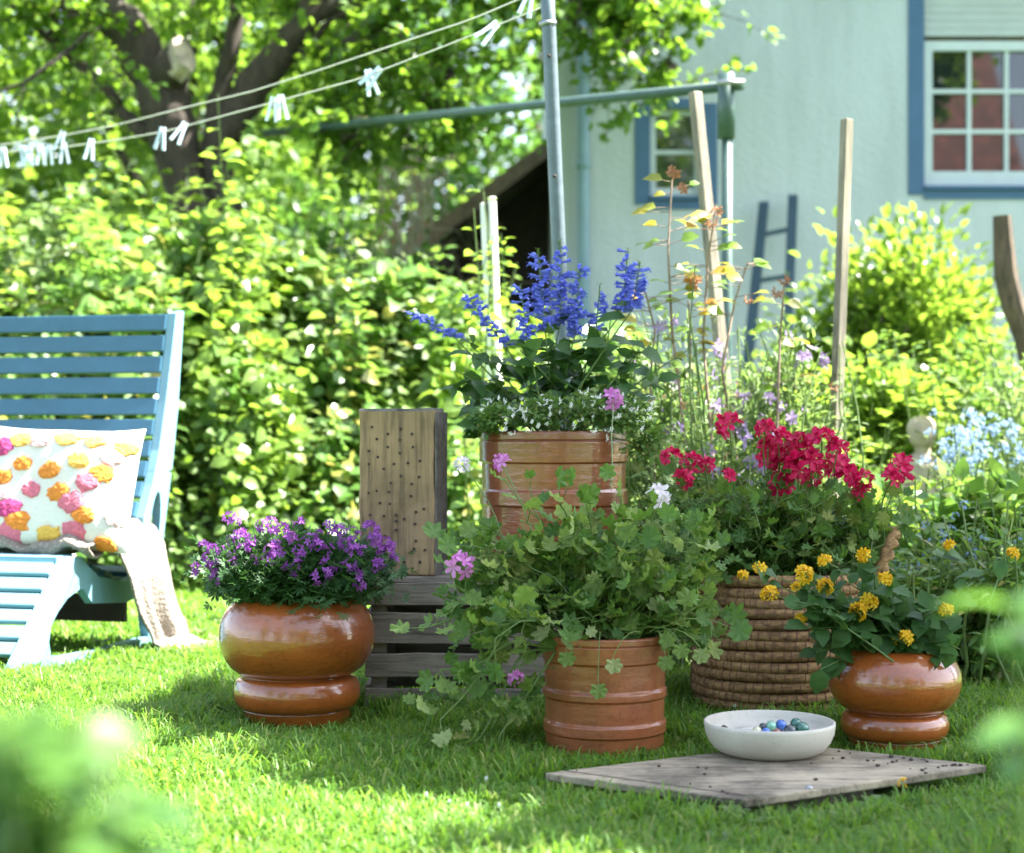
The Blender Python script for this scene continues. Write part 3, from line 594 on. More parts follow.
limbs = [([base, A(205, 300), A(190, 200), A(172, 130), A(158, 80)], [.19, .15, .13, .16, .15]),
         ([A(165, 120), A(160, 85), A(130, 35), A(95, -10), A(50, -90), A(-20, -200, 10)], [.16, .155, .14, .12, .09, .04]),
         ([A(160, 110), A(176, 75), A(190, 45), ], [.12, .09, .06]),
         ([A(120, 105), A(95, 75), A(70, 60), A(20, 10), A(-60, -40)], [.035, .03, .028, .02, .012]),
         ([A(165, 135), A(140, 130), A(118, 108)], [.08, .05, .03]),
         ([base, A(228, 300), A(232, 220), A(215, 150), A(235, 110), A(275, 60), A(305, 20), A(340, -40), A(420, -160, 10)], [.15, .12, .10, .10, .12, .10, .08, .065, .03]),
         ([A(225, 165), A(215, 120), A(222, 80), A(240, 20), A(230, -80), A(220, -220)], [.08, .075, .06, .05, .04, .02]),
         ([A(185, 205), A(168, 170), A(172, 135)], [.05, .04, .04]),
         ([A(200, 215), A(215, 185), A(222, 170)], [.05, .05, .04]),
         ([A(300, 25), A(345, 0), A(420, -30), A(520, -45, 10.2), A(600, -50, 10.0), A(650, -20, 9.9)], [.055, .05, .04, .035, .025, .012]),
         ([A(262, 75), A(300, 55), A(330, 20), A(370, 0)], [.035, .028, .02, .015]),
         ([A(60, -80), A(-40, -110), A(-150, -90, 10)], [.06, .04, .02])]
cl = []
def reg(n, x0, x1, y0, y1, Y0, Y1):
    for _ in range(n):
        x, y, Yq = rng.uniform(x0, x1), rng.uniform(y0, y1), rng.uniform(Y0, Y1); cl.append(at(x, y, Yq))
reg(18, -120, 90, -90, 50, 9.8, 12); reg(7, -60, 110, 40, 130, 9.8, 11.8); reg(24, 190, 480, -130, 40, 9.7, 12); reg(10, 290, 410, 30, 100, 9.8, 11); reg(8, 60, 300, -120, 0, 9.6, 11.5)
reg(4, 400, 450, 60, 110, 9.6, 10.4); reg(9, 450, 560, -90, 15, 9.6, 10.4); reg(16, 560, 660, -50, 40, 9.6, 10.4); cl += [at(668, 62, 10), at(655, 90, 10), at(430, 135, 9.8), at(440, 60, 9.8), at(420, 95, 9.8), at(410, 120, 9.8)]
reg(4, 190, 300, -10, 40, 10.9, 11.8); reg(5, 330, 400, 95, 140, 9.8, 10.8); reg(4, 120, 260, 60, 140, 11.2, 12)
tree = tree_from('apple_tree', 'old forked apple tree with a sawn stub behind the washing lines', base, limbs, cl, .07, 24, 'tree_leaf', OVW, 7, .27)
st_ = MB(); q0, q1 = A(163, 80, Yt), A(180, 58, Yt-.22); st_.tube([q0, (q0+q1)/2, q1], [.13, .115, .105], 14); part('stub', st_, 'bark', tree, True)
st_ = MB(); n_ = unit(np.array([.62, -.55, .45])); ux = unit(np.cross(n_, (0, 0, 1))); uy = np.cross(n_, ux); a_ = np.linspace(0, 2*math.pi, 22, endpoint=False); rr_ = rng.uniform(.9, 1.1, 22)
ring_ = [q1+(ux*math.cos(a)*.07+uy*math.sin(a)*.125)*r_+n_*.05 for a, r_ in zip(a_, rr_)]; ring2 = [p-n_*.12-(p-q1)*.02 for p in ring_]; st_.add(ring_+ring2, [tuple(range(22)), tuple(range(22, 44))[::-1]]+[(i, 22+i, 22+(i+1) % 22, (i+1) % 22) for i in range(22)]); part('cut_face', st_, 'cut_wood', tree)

# shade tree standing to the right, outside the frame, whose crown shades the pots
sb = np.array([3.75, 4.9, 0]); cl2 = []; TC = np.array([.5, 3.8, 0])+np.array(SD)/SD[2]*4.2
while len(cl2) < 135:
    gx, gy = rng.uniform(-.75, 1.55), rng.uniform(2.75, 4.95)
    if gx > -.72+(4.3-gy)*.72 and not (gy > 4.6 and gx > 1.2): cl2.append(np.array([gx, gy, 0])+np.array(SD)/SD[2]*rng.uniform(3.7, 4.7))
tree_from('shade_tree', 'leafy garden tree beside the lawn that shades the pots', sb, [([sb, sb+[0, 0, 1.5], sb+[-.1, 0, 2.8], TC+[0, 0, .3]], [.10, .08, .06, .02]), ([sb+[-.02, 0, 2.3], sb+[-.6, .2, 3.2], TC+[-.8, .3, 0]], [.05, .035, .015]), ([sb+[-.05, 0, 2.6], sb+[.4, -.3, 3.4], TC+[.6, -.4, 0]], [.05, .03, .015])], cl2, .10, 22, 'tree_leaf', OVW, 7, .17)

# far trees
def far_tree(c, r, h, n, ls, label, mat='far_leaf'):
    t_ = thing('background_tree', label, 'tree', (c[0], c[1], 0), 'trees beyond the garden')
    tr = MB(); tr.tube([(c[0], c[1], 0), (c[0]+.1, c[1], h*.4), (c[0], c[1], h*.75)], [.15, .11, .04], 9)
    for k in range(5):
        a = rng.uniform(0, 6.3); tr.tube([(c[0], c[1], h*.3+k*.06*h), (c[0]+math.cos(a)*r*.6, c[1]+math.sin(a)*r*.6, h*.5+k*.08*h)], [.1, .03], 6)
    part('trunk', tr, 'bark', t_, True); fo = MB()
    p, d = blob(n, (c[0], c[1], h*.52), (r, r, h*.5), 60, .17, .55); p[:, 2] = np.maximum(p[:, 2], .1)
    fo.leaves(DI, p, d, unit(np.array([0, 0, 1.0])+rdir(n)*.9), ls*rng.uniform(.6, 1.3, n)); part('crown', fo, mat, t_); return t_
far_tree((-7.2, 20), 2.6, 8, 7000, .2, 'bright leafy tree at the far left edge beyond the hedge', 'yellow_leaf')
far_tree((-3.6, 19), 2.2, 8, 7000, .19, 'broad green tree beyond the garden behind the apple trunk')
far_tree((-2.0, 24), 2.8, 10, 7000, .22, 'darker tall tree beyond the garden between trunk and shed', 'hedge_leaf_dark')
far_tree((.8, 26), 3.0, 11, 6000, .22, 'distant tall tree rising behind the shed')
far_tree((-5.4, 26), 3.0, 11, 6000, .24, 'distant yellow green tree behind the left trees', 'yellow_leaf')
far_tree((-10.5, 24), 3.2, 10, 5000, .24, 'distant green tree outside the left edge')
far_tree((13.0, -13.0), 2.0, 9, 5000, .2, 'tree standing beside the neighbour house, mirrored in the panes')
far_tree((2.6, -13), 2.2, 9, 5000, .2, 'tree behind the photographer, mirrored in the small window')
for x_, y_, r_, h_, lb_ in ((-4.2, -5.5, 1.7, 6.5, 'left of the path'), (-.6, -7.5, 1.8, 7.5, 'in the middle'), (2.9, -6.0, 1.3, 5.5, 'on the right'), (-8.0, -3.5, 2.0, 7, 'farthest left')): far_tree((x_, y_), r_, h_, 3200, .17, 'added tree behind the photographer, screening the sky, '+lb_, 'hedge_leaf_dark')  # unseen trees added to block sky light and break up reflections
# low dark hedge mass far behind
for i, (x, y, r, h, lab) in enumerate(((-4.6, 13.5, 1.5, 2.8, 'yellow green hedge shrub at the far left behind the raspberries'), (-2.6, 14, 1.3, 2.6, 'mid green hedge shrub seen between the trunks'), (-1.25, 15, 1.1, 2.8, 'dark hedge shrub left of the bare brown shrub'), (.2, 17, 1.6, 3.4, 'hedge shrub behind the shed roof'), (-.95, 12.1, .5, 1.9, 'green shrub before the bare twiggy shrub, left of the shed'))):
    t_ = thing('hedge_shrub', lab, 'shrub', (x, y, 0), 'hedge shrubs in the background'); fo, st = MB(), MB()
    p, d = blob(5000, (x, y, h*.5), (r, r*.7, h*.5), 40, .2, .5); p[:, 2] = np.maximum(p[:, 2], .05)
    fo.leaves(DI, p, d, unit(np.array([0, 0, 1.0])+rdir(5000)*.9), .11*rng.uniform(.6, 1.3, 5000))
    for _ in range(12): st.tube([(x+rng.normal()*.2, y, 0), (x+rng.normal()*r*.5, y+rng.normal()*.3, h*.8)], [.02, .006], 5)
    part('stems', st, 'twig', t_); part('foliage', fo, ('yellow_leaf', 'hedge_leaf', 'hedge_leaf_dark', 'far_leaf', 'hedge_leaf_dark')[i], t_)
# bare brown shrub
bs = thing('bare_shrub', 'bare brown twiggy shrub above the shed roof', 'shrub', (-.75, 12.9, 0)); st, fo = MB(), MB()
for _ in range(46):
    a = np.array([-.75+rng.normal()*.6, 12.9+rng.normal()*.3, .0]); e = at(rng.uniform(360, 455), rng.uniform(45, 190), 12.9+rng.normal()*.3)
    P = curve(a, e, 0, 8, .03, bow=(rng.normal()*.2, 0, 0)); st.tube(P, np.linspace(.010, .004, 8), 4, cap=False)
    for _ in range(4):
        q = P[rng.integers(4, 8)]; st.tube(curve(q, q+np.array([rng.normal()*.25, rng.normal()*.2, rng.uniform(-.1, .4)]), 0, 4, .02), np.linspace(.005, .002, 4), 4, cap=False)
    k = 7; p, _d = along(P, rng.uniform(.5, 1, k)); fo.leaves(DI, p+rdir(k)*.08, rdir(k), rdir(k), .05)
part('stems', st, 'twig_pale', bs); part('dry_leaves', fo, 'dry_bloom', bs)

# ------------------------------------------------------------------ raspberry hedge behind the lawn
hedge = [(-40, 205, 9.3, 'at the far left behind the lounger'), (60, 175, 9.4, 'above the lounger backrest'), (150, 160, 9.2, 'in front of the apple trunk'), (250, 168, 9.2, 'tallest, right of the apple trunk'), (335, 235, 9.2, 'left of the drilled block'), (410, 268, 9.1, 'above the drilled block'), (480, 285, 9.0, 'round the white stakes'), (560, 350, 9.0, 'behind the blue salvia'), (640, 345, 9.0, 'behind the purple flowers')]
for i, (px, py, Yh, lab) in enumerate(hedge):
    x = at(px, 0, Yh)[0]; h = CH+(CY-py)/F*Yh
    t_ = thing('raspberry_bush', 'light green raspberry bush '+lab, 'bush', (x, Yh, 0), 'raspberry bushes behind the lawn'); fo, st = MB(), MB(); lz_ = 0
    hz_ = h*rng.uniform(.95, 1.06); SUNN = np.array([.5, -.35, .75]); f2 = MB()
    canes(fo, st, (x, Yh, 0), hz_, 20, .26, .13, 34, OVW, t0=.45, ry=.35, hvar=.4, splay=1.6)
    canes(fo, st, (x, Yh-.55, 0), h*.78, 14, .26, .11, 28, OVW, t0=.35, ry=.25, hvar=.45, splay=1.8)
    canes(f2, st, (x, Yh-1.0, 0), h*.5, 14, .26, .085, 24, OVW, t0=.25, ry=.25, hvar=.5, splay=2.0)
    for tgt, nn_, ks in ((fo, 3000, 1.15), (f2, 2600, .75)):
        cl_ = rng.uniform(-1, 1, (26, 2)); kk = rng.integers(0, 26, nn_); u_ = cl_[kk, 0]*.4+rng.normal(size=nn_)*.055; v_ = np.clip(cl_[kk, 1]*.5+.5+rng.normal(size=nn_)*.07, 0, 1)
        yy_ = Yh-1.5+1.6*v_; top_ = h*(.10+.75*v_**.9); bumpy = rng.uniform(.6, 1.25, 26)[kk]; out = rng.uniform(-.2, .3, 26)[kk]; q_ = rng.random(nn_)
        p = np.stack([x+u_, yy_-out-.15*rng.random(nn_), np.maximum(.02, top_*bumpy-(h*.22*q_**2))], 1)
        tgt.leaves(OVW, p, unit(np.stack([rng.normal(size=nn_)*.8+.1, rng.normal(size=nn_)*.7-.35, rng.normal(size=nn_)*.35-.05], 1)), unit(SUNN+rdir(nn_)*.5), (.055+.05*v_)*ks*rng.uniform(.5, 1.4, nn_))
    part('undergrowth', f2, ('far_leaf', 'grey_leaf', 'hedge_leaf')[i % 3], t_)
    part('stems', st, 'stem_green', t_); part('foliage', fo, 'hedge_leaf' if i % 3 else 'yellow_leaf', t_)
# climber on white stakes
cb = thing('climbing_plant', 'pale leaved climber growing up the two white stakes', 'plant', at(488, 426, 6.5)*np.array([1, 1, 0])); fo, st = MB(), MB()
canes(fo, st, cb['_org'], 1.62, 5, .05, .085, 34, OVW, t0=.3, splay=.3, hvar=.1); part('stems', st, 'stem_green', cb); part('foliage', fo, 'yellow_leaf', cb)

# shrubs and perennials on the right
def cloud_shrub(label, px, ptop, Y, r, n, ls, mat, tmpl=OV, name='shrub', grp='shrubs along the house wall', K=45):
    h = CH+(CY-ptop)/F*Y; x = at(px, 0, Y)[0]; t_ = thing(name, label, 'shrub', (x, Y, 0), grp); fo, st = MB(), MB()
    for _ in range(16): 
        e = (x+rng.normal()*r*.5, Y+rng.normal()*r*.3, h*rng.uniform(.5, .95)); st.tube(curve((x+rng.normal()*.08, Y, 0), e, 0, 5, .02), np.linspace(.014, .004, 5), 5, cap=False)
    p, d = blob(n, (x, Y, h*.52), (r, r*.7, h*.5), K, .19, .5); p[:, 2] = np.clip(p[:, 2], .03, h*1.06)
    fo.leaves(tmpl, p, d, unit(np.array([0, 0, 1.0])+rdir(n)*.7), ls*rng.uniform(.6, 1.25, n)); part('stems', st, 'twig', t_); part('foliage', fo, mat, t_); return t_
cloud_shrub('light green shrub under the big window, left half', 868, 240, 9.3, .5, 7500, .07, 'yellow_leaf')
cloud_shrub('light green shrub directly below the big window', 925, 238, 9.2, .6, 9000, .07, 'yellow_leaf')
cloud_shrub('dark green shrub between the ladder and the pale stake', 780, 335, 9.8, .35, 3500, .06, 'hedge_leaf')
def perennial(name, label, px, ptop, Y, spread, n, ls, per, mat, tmpl=OVN, stem='stem_green', grp='perennials in the right border', bushy=1500, **kw):
    h = CH+(CY-ptop)/F*Y; x = at(px, 0, Y)[0]; t_ = thing(name, label, 'plant', (x, Y, 0), grp); fo, st = MB(), MB()
    canes(fo, st, (x, Y, 0), h, n, spread, ls, per, tmpl, **kw)
    if bushy:
        p, d = blob(bushy, (x, Y, h*.5), (spread*1.25, spread*.8, h*.46), 30, .2, .55); p[:, 2] = np.clip(p[:, 2], .02, h); fo.leaves(tmpl, p, unit(d), unit(np.array([.25, -.05, .9])+rdir(bushy)*.6), ls*.85*rng.uniform(.6, 1.2, bushy))
    part('stems', st, stem, t_); part('foliage', fo, mat, t_); return t_
perennial('leafy_perennial', 'bright green leafy clump behind the statue', 880, 345, 7.4, .32, 46, .10, 26, 'yellow_leaf', OVW)
perennial('leafy_perennial', 'tall bright green clump left of the driftwood', 960, 340, 7.6, .32, 46, .09, 26, 'hedge_leaf', OV)
perennial('leafy_perennial', 'pale leaved tall clump at the right edge by the driftwood', 1035, 340, 6.9, .3, 40, .07, 30, 'grey_leaf', OVN)
perennial('leafy_perennial', 'bright clump right of the pale stake', 800, 400, 7.0, .3, 36, .08, 24, 'yellow_leaf', OV)
perennial('leafy_perennial', 'light green low clump between statue and red flowers', 905, 482, 6.1, .3, 42, .055, 24, 'yellow_leaf', OV)
perennial('leafy_perennial', 'green clump with broad leaves at the right edge', 985, 478, 5.35, .3, 34, .09, 20, 'hedge_leaf', OVW)
perennial('leafy_perennial', 'dark leaved stalks standing right of the yellow flowers', 1005, 505, 4.85, .22, 26, .06, 18, 'hedge_leaf', OVN)
perennial('leafy_perennial', 'low mixed clump right behind the right glazed pot', 945, 560, 4.9, .22, 30, .05, 22, 'hedge_leaf', OV)
# forget-me-nots
FLK = {'blossom_sky': [blossom_cluster(9, .022, .009, 5, k) for k in range(3)], 'blossom_lilac': [blossom_cluster(2, .008, .02, 5, k) for k in range(3)], 'dry_bloom': [blossom_cluster(3, .006, .010, 3, k) for k in range(3)]}
FLK = {k: [mesh('blossom', m_, k, (0, 0, 0)) for m_ in v] for k, v in FLK.items()}
def fleck_flowers(t_, n, c, r, mat, name='blossom', s=1):
    p, d = blob(n, c, r, 14, .3, .6)
    for i in range(n): sub(name, FLK[mat][i % 3], t_, p[i], (rng.uniform(.3, 1.2), rng.uniform(-.5, .5), rng.uniform(0, 6)), s*rng.uniform(.7, 1.2))
for px, ptop, Y, lab in ((985, 425, 6.1, 'pale blue forget-me-not clump at the right edge'), (955, 540, 5.0, 'small blue forget-me-not clump behind the yellow flowers')):
    t_ = perennial('forget_me_not', lab, px, ptop, Y, .2, 40, .04, 22, 'grey_leaf', OVN, grp='forget-me-nots in the border'); h = CH+(CY-ptop)/F*Y
    fleck_flowers(t_, 75 if Y > 5.5 else 30, (t_['_org'][0], Y-.08, h*.92), (.22, .18, .12), 'blossom_sky', s=1 if Y > 5.5 else .6)
# haze of penstemon, snapdragon and lilac flowers behind the pots
for i, (px, ptop, Y, lab, n) in enumerate(((665, 320, 5.4, 'lilac flowered perennial beside the leaning stake', 30), (735, 335, 5.7, 'pale feathery lilac perennial between the stakes', 34), (785, 330, 5.6, 'lilac flowered perennial left of the pale stake', 26), (700, 390, 5.1, 'grey leaved lilac perennial behind the red flowers', 26))):
    t_ = perennial('lilac_perennial', lab, px, ptop, Y, .17, n, .045, 30, 'grey_leaf', OVN, grp='lilac flowers behind the pots', splay=.5, bushy=3400); h = CH+(CY-ptop)/F*Y
    fleck_flowers(t_, 17, (t_['_org'][0], Y-.05, h*.8), (.2, .15, .22), 'blossom_lilac')
    fleck_flowers(t_, 18, (t_['_org'][0], Y-.02, h*.7), (.22, .15, .22), 'dry_bloom', 'seed_head')

# rose shoot with yellowing leaves
rs = thing('rose_bush', 'thin rose shoots with yellow and rust leaves by the leaning stake', 'rose', at(668, 426, 5.3)*np.array([1, 1, 0])); st, fo, fg = MB(), MB(), MB()
for pts, n in (([(690, 480), (672, 330), (668, 250), (672, 180)], 13), ([(715, 480), (703, 340), (708, 260), (716, 205)], 9), ([(740, 480), (722, 370), (735, 300), (748, 262)], 6), ([(776, 470), (778, 400), (780, 340), (784, 285)], 5), ([(655, 480), (650, 380), (655, 330), (645, 290)], 9), ([(700, 480), (690, 390), (690, 330), (688, 300)], 9)):
    P = np.array([at(x, y, 5.3+rng.normal()*.04) for x, y in pts]); P = np.vstack([[P[0][0], P[0][1], 0], P]); st.tube(P, np.linspace(.006, .0025, len(P)), 6)
    ts = rng.uniform(.55, 1.0, n*2); p, tn = along(P, ts); k = len(p); d = unit(np.stack([rng.choice([-1, 1], k)*1.0, rng.normal(size=k)*.4, rng.uniform(-.3, .4, k)], 1))
    q = p+d*rng.uniform(.01, .07, k)[:, None]
    for a, b_ in zip(p, q): st.tube([a, b_], .0014, 4)
    h_ = k//2; upv = unit(np.array([0, -.5, 1.0])+rdir(k)*.5)
    fo.leaves(OVW, q[:h_], d[:h_], upv[:h_], .055*rng.uniform(.7, 1.25, h_)); fg.leaves(OVW, q[h_:], d[h_:], upv[h_:], .05*rng.uniform(.7, 1.2, k-h_))
part('stems', st, 'twig', rs); part('yellow_leaves', fo, 'rose_leaf', rs); part('green_leaves', fg, 'yellow_leaf', rs)
db = mesh('dry_bloom', blossom_cluster(4, .018, .04, 5, 3), 'dry_bloom', (0, 0, 0))
for x, y in ((674, 172), (683, 188), (716, 212), (712, 222), (748, 300), (777, 292), (784, 280), (697, 283)): sub('dry_bloom', db, rs, at(x, y, 5.25), (rng.uniform(0, 6), rng.uniform(0, 6), 0), rng.uniform(.35, .6))

# garden statue (bust)
sc0 = at(922, 434, 6.9); sr_ = 15*6.4/F
stt = MB(); stt.ball(sc0, (sr_, sr_*1.05, sr_*1.15), 16, 12); stt.ball(sc0+[.0, .008, .02], (sr_*1.08, sr_*1.1, sr_*1.0), 16, 12)
stt.ball(sc0+[-.01, -sr_*1.0, -.008], (.011, .014, .014), 8, 6); stt.tube([sc0+[0, 0, -.03], sc0+[.005, 0, -.09]], [.03, .034], 12)
stt.ball(sc0+[.0, 0, -.125], (.085, .055, .05), 16, 10); stt.tube([sc0+[0, 0, -.12], sc0+[0, 0, -.30], [sc0[0], sc0[1], .0]], [.068, .07, .085], 14)
stt.tube([sc0+[.075, 0, -.12], sc0+[.10, -.03, -.22], sc0+[.03, -.075, -.27]], [.028, .024, .018], 10); stt.tube([sc0+[-.075, 0, -.12], sc0+[-.10, -.03, -.22], sc0+[-.03, -.075, -.27]], [.028, .024, .018], 10)
so_ = single('garden_statue', stt, 'statue_stone', (sc0[0], sc0[1], 0), 'small pale stone figure behind the rightmost red flower', 'statue', smooth=True)
rm = so_.modifiers.new('remesh', 'REMESH'); rm.mode = 'VOXEL'; rm.voxel_size = .006; rm.use_smooth_shade = True; sm = so_.modifiers.new('smooth', 'SMOOTH'); sm.iterations = 4

# ------------------------------------------------------------------ crate, block, pots
cr = thing('wooden_crate', 'dark weathered slatted crate carrying the block and brown pot', 'crate', (-.03, 4.62, 0))
X0, X1, YF, YB, ZT = -.385, .36, 4.47, 4.84, .337
def slat(z0, z1, x0, x1, Y, n=12, th=.014):
    mb = MB(); xs = np.linspace(x0, x1, n); jt = np.cumsum(rng.normal(size=n)*.0012); jb = np.cumsum(rng.normal(size=n)*.0012)
    V = [(x, Y, z0+b_) for x, b_ in zip(xs, jb)]+[(x, Y, z1+a) for x, a in zip(xs, jt)]
    V += [(x, y+th, z) for x, y, z in V]; Fc = []
    for i in range(n-1): Fc += [(i, i+1, n+i+1, n+i), (2*n+i+1, 2*n+i, 3*n+i, 3*n+i+1), (n+i, n+i+1, 3*n+i+1, 3*n+i), (i+1, i, 2*n+i, 2*n+i+1)]
    Fc += [(0, n, 3*n, 2*n), (n-1, 3*n-1, 4*n-1, 2*n-1)]
    mb.add(V, Fc); return mb
for z0, z1, xa_, xb_ in ((.012, .066, X0, X1), (.092, .152, X0, X1), (.182, .262, X0+.01, X1-.005), (.282, .337, X0+.0, X1)):
    part('slat', slat(z0, z1, xa_, xb_, YF), 'crate_wood', cr, bevel=.002); part('slat', slat(z0, z1, xa_, xb_, YB), 'crate_wood', cr)
for x in (X0+.015, X1-.04):
    for y in (YF+.016, YB-.042): mb = MB(); mb.box((x+.02, y+.02, .166), (.04, .036, .33)); part('corner_post', mb, 'crate_wood', cr)
for z0, z1 in ((.02, .07), (.10, .16), (.19, .26), (.282, .335)):
    for x in (X0-.002, X1-.012):
        mb = MB(); mb.box((x+.007, (YF+YB)/2+.008, (z0+z1)/2), (.013, YB-YF-.02, z1-z0)); part('end_slat', mb, 'crate_wood', cr)
mb = MB()
for i in range(4): mb.box(((X0+X1)/2, YF+.06+i*.093, ZT+.009), (X1-X0+.01, .084, .014))
part('top_boards', mb, 'crate_wood', cr, bevel=.002)
ZC = ZT+.017
# drilled block
bk_c = at(404, 583, 4.6); bk = thing('insect_hotel', 'tall weathered wooden block drilled with many small holes', 'insect hotel', (bk_c[0], 4.62, ZC))
hb = (583-412)*4.6/F; hb = at(0, 411, 4.56)[2]-ZC
ca, sa = math.cos(R(-11)), math.sin(R(-11)); rotz = np.array([[ca, -sa*-1, 0], [-sa, ca, 0], [0, 0, 1]])
W_, D_ = .207, .13
mb = MB(); nz, nx = 10, 5; V = []; 
def blk(u, v, z):  # u across, v depth
    q = np.array([u*W_, v*D_, 0])@np.array([[ca, sa, 0], [-sa, ca, 0], [0, 0, 1]]) ; return np.array([bk_c[0]-.004, 4.60, ZC])+q+np.array([0, 0, z])
ring = [(-.5, -.5), (-.25, -.5), (0, -.5), (.25, -.5), (.5, -.5), (.5, 0), (.5, .5), (0, .5), (-.5, .5), (-.5, 0)]
nR = len(ring)
for k in range(nz):
    z = hb*k/(nz-1)
    for j, (u, v_) in enumerate(ring):
        q = blk(u, v_, z); 
        if 0 < k: q = q+rng.normal(size=3)*.0018
        V.append(q)
Fc = [(k*nR+j, k*nR+(j+1) % nR, (k+1)*nR+(j+1) % nR, (k+1)*nR+j) for k in range(nz-1) for j in range(nR)]+[tuple(range(nR))[::-1]]
mb.add(V, Fc); body = part('block', mb, 'block_wood', bk, bevel=.006)
mb2 = MB(); ex_ = unit(blk(.5, 0, 0)-blk(-.5, 0, 0)); s_ = [blk(.5, -.46, 0), blk(.5, .5, 0), blk(.5, .5, hb-.003), blk(.5, 0, hb-.003), blk(.5, -.46, hb-.003)]; s_ = [p+ex_*.0005 for p in s_]; mb2.prism(s_, ex_*.0045); part('dark_side', mb2, 'block_end', bk)  # thin darker plate over the right side of the block
mb = MB(); top = [np.array(v_) for v_ in V[-nR:]]; ctr = sum(top)/nR; cap = [t_+[0, 0, .0] for t_ in top]; cap2 = [ctr+(t_-ctr)*.95+[0, 0, .007] for t_ in top]
mb.add(cap+cap2, [(j, (j+1) % nR, nR+(j+1) % nR, nR+j) for j in range(nR)]+[tuple(range(nR, 2*nR))]); part('end_grain', mb, 'block_end', bk)
HOL = [(372, 427), (377, 439), (388, 434), (401, 429), (412, 434), (400, 440), (388, 447), (413, 447), (369, 451), (378, 457), (400, 453), (369, 464), (394, 464), (408, 463), (420, 461), (384, 469), (401, 476), (419, 477), (380, 479), (369, 493), (391, 483), (377, 491), (389, 492), (412, 484), (380, 503), (370, 515), (390, 504), (411, 496), (404, 519), (424, 509), (384, 516), (396, 515), (416, 512), (396, 530), (415, 524), (427, 531), (385, 536), (416, 541), (414, 549), (412, 552), (404, 562), (425, 550), (396, 521), (420, 562), (372, 540)]
mb = MB(); nrm = unit(np.cross(blk(.5, -.5, 0)-blk(-.5, -.5, 0), np.array([0, 0, 1.0]))); p0 = blk(0, -.5, 0); C0 = np.array([0, 0, CH])
for hx, hy in HOL:
    dr = at(hx, hy, 1.0)-C0; tt = np.dot(p0-C0, nrm)/np.dot(dr, nrm); q = C0+dr*tt; mb.tube([q+nrm*.0022, q-nrm*.012], .0038, 10)
part('drill_holes', mb, 'debris_brown', bk)

def groove(prof, subd=3): return prof
def ribbed_pot(name, label, c, rmax, h, mat, s=1.0, cat='plant pot', rings=((.47, .55), (.17, .275)), grp=None):
    t_ = thing(name, label, cat, c, grp); rb = rmax
    R_ = lambda z: rb*(.935+.035*z/h); e = .0012; key = [(rb*.90, 0), (R_(0), h*.012)]
    for a, b_ in sorted(rings): key += [(R_(a*h), a*h-.001), (R_(a*h)+rb*.035, a*h+.003), (R_(a*h)+rb*.035, b_*h-.004), (R_(b_*h), b_*h+.002)]
    a = h*.78; key += [(R_(a), a-.001), (R_(a)+rb*.03, a+.002), (R_(h)+rb*.032, h*.928), (R_(h)+rb*.012, h*.931), (R_(h)+rb*.012, h*.938), (R_(h)+rb*.034, h*.942), (R_(h)+rb*.034, h*.99), (R_(h)+rb*.015, h), (R_(h)-rb*.06, h), (R_(h)-rb*.09, h*.985), (R_(h)-rb*.1, h*.9)]
    pr = [key[0]]
    for k in range(1, len(key)-1):
        p_, q_, n_ = np.array(key[k-1]), np.array(key[k]), np.array(key[k+1]); l1, l2 = np.linalg.norm(p_-q_), np.linalg.norm(n_-q_)
        for w_ in (1, .55): pr.append(tuple(q_+(p_-q_)*min(e*w_*2, l1*.45)/l1))
        if w_: pr.append(tuple(q_+((p_-q_)/l1+(n_-q_)/l2)*e*.3))
        for w_ in (.55, 1): pr.append(tuple(q_+(n_-q_)*min(e*w_*2, l2*.45)/l2))
    pr.append(key[-1])
    mb = MB(); mb.lathe(pr, c, 96); part('pot', mb, mat, t_, True); mb = MB(); mb.lathe([(rb*.90, h*.915), (rb*.5, h*.93), (.01, h*.94)], c, 40, False); part('soil', mb, 'soil', t_, True); return t_
def bulb_pot(label, c, rmax, h, name='glazed_pot', grp='rounded glazed pots'):
    t_ = thing(name, label, 'plant pot', c, grp); pr = []
    # foot, small ring bulge, big bulge
    hf, h2 = h*.12, h*.375
    pr += [(rmax*.66, 0), (rmax*.69, h*.02), (rmax*.69, hf-.004), (rmax*.70, hf)]
    for i in range(13):
        a = -math.pi/2+math.pi*i/12; pr.append((rmax*(.66+.155*math.cos(a)**.8 if math.cos(a) > 0 else rmax*.66*1/rmax), hf+(h2-hf)*(.5+.5*math.sin(a))))
    pr.append((rmax*.655, h2+.002))
    n = 26; top = h
    for i in range(n+1):
        a = -math.pi*.40+(math.pi*.86)*i/n; pr.append((rmax*(.56+.44*math.cos(a)), h2+.003+(top-h2)*(math.sin(a)+math.sin(math.pi*.40))/(math.sin(math.pi*.46)+math.sin(math.pi*.40))))
    rl = pr[-1][0]; pr += [(rl-.008, top-.002), (rl-.014, top-.012), (rl-.01, top-.05)]
    mb = MB(); mb.lathe(pr, c, 96); part('pot', mb, 'glazed_clay', t_, True); mb = MB(); mb.lathe([(rl-.006, h*.93), (rl*.5, h*.95), (.01, h*.96)], c, 40, False); part('soil', mb, 'soil', t_, True); return t_
bulb_pot('largest rounded amber pot, holding the small purple flowers', (POT1[0], POT1[1], 0), .197, .322)
bulb_pot('smaller rounded orange pot on the right, holding yellow flowers', (POT4[0], POT4[1], 0), .153, .232)
ribbed_pot('ribbed_pot', 'terracotta ribbed pot on the grass in front, holding the sprawling geranium', (POT3[0], POT3[1], 0), .146, .272, 'glazed_clay_red', grp='ribbed pots')
UP = np.array([at(554, 0, 4.62)[0], 4.64, ZC]); uh = at(0, 431, 4.5)[2]-ZC
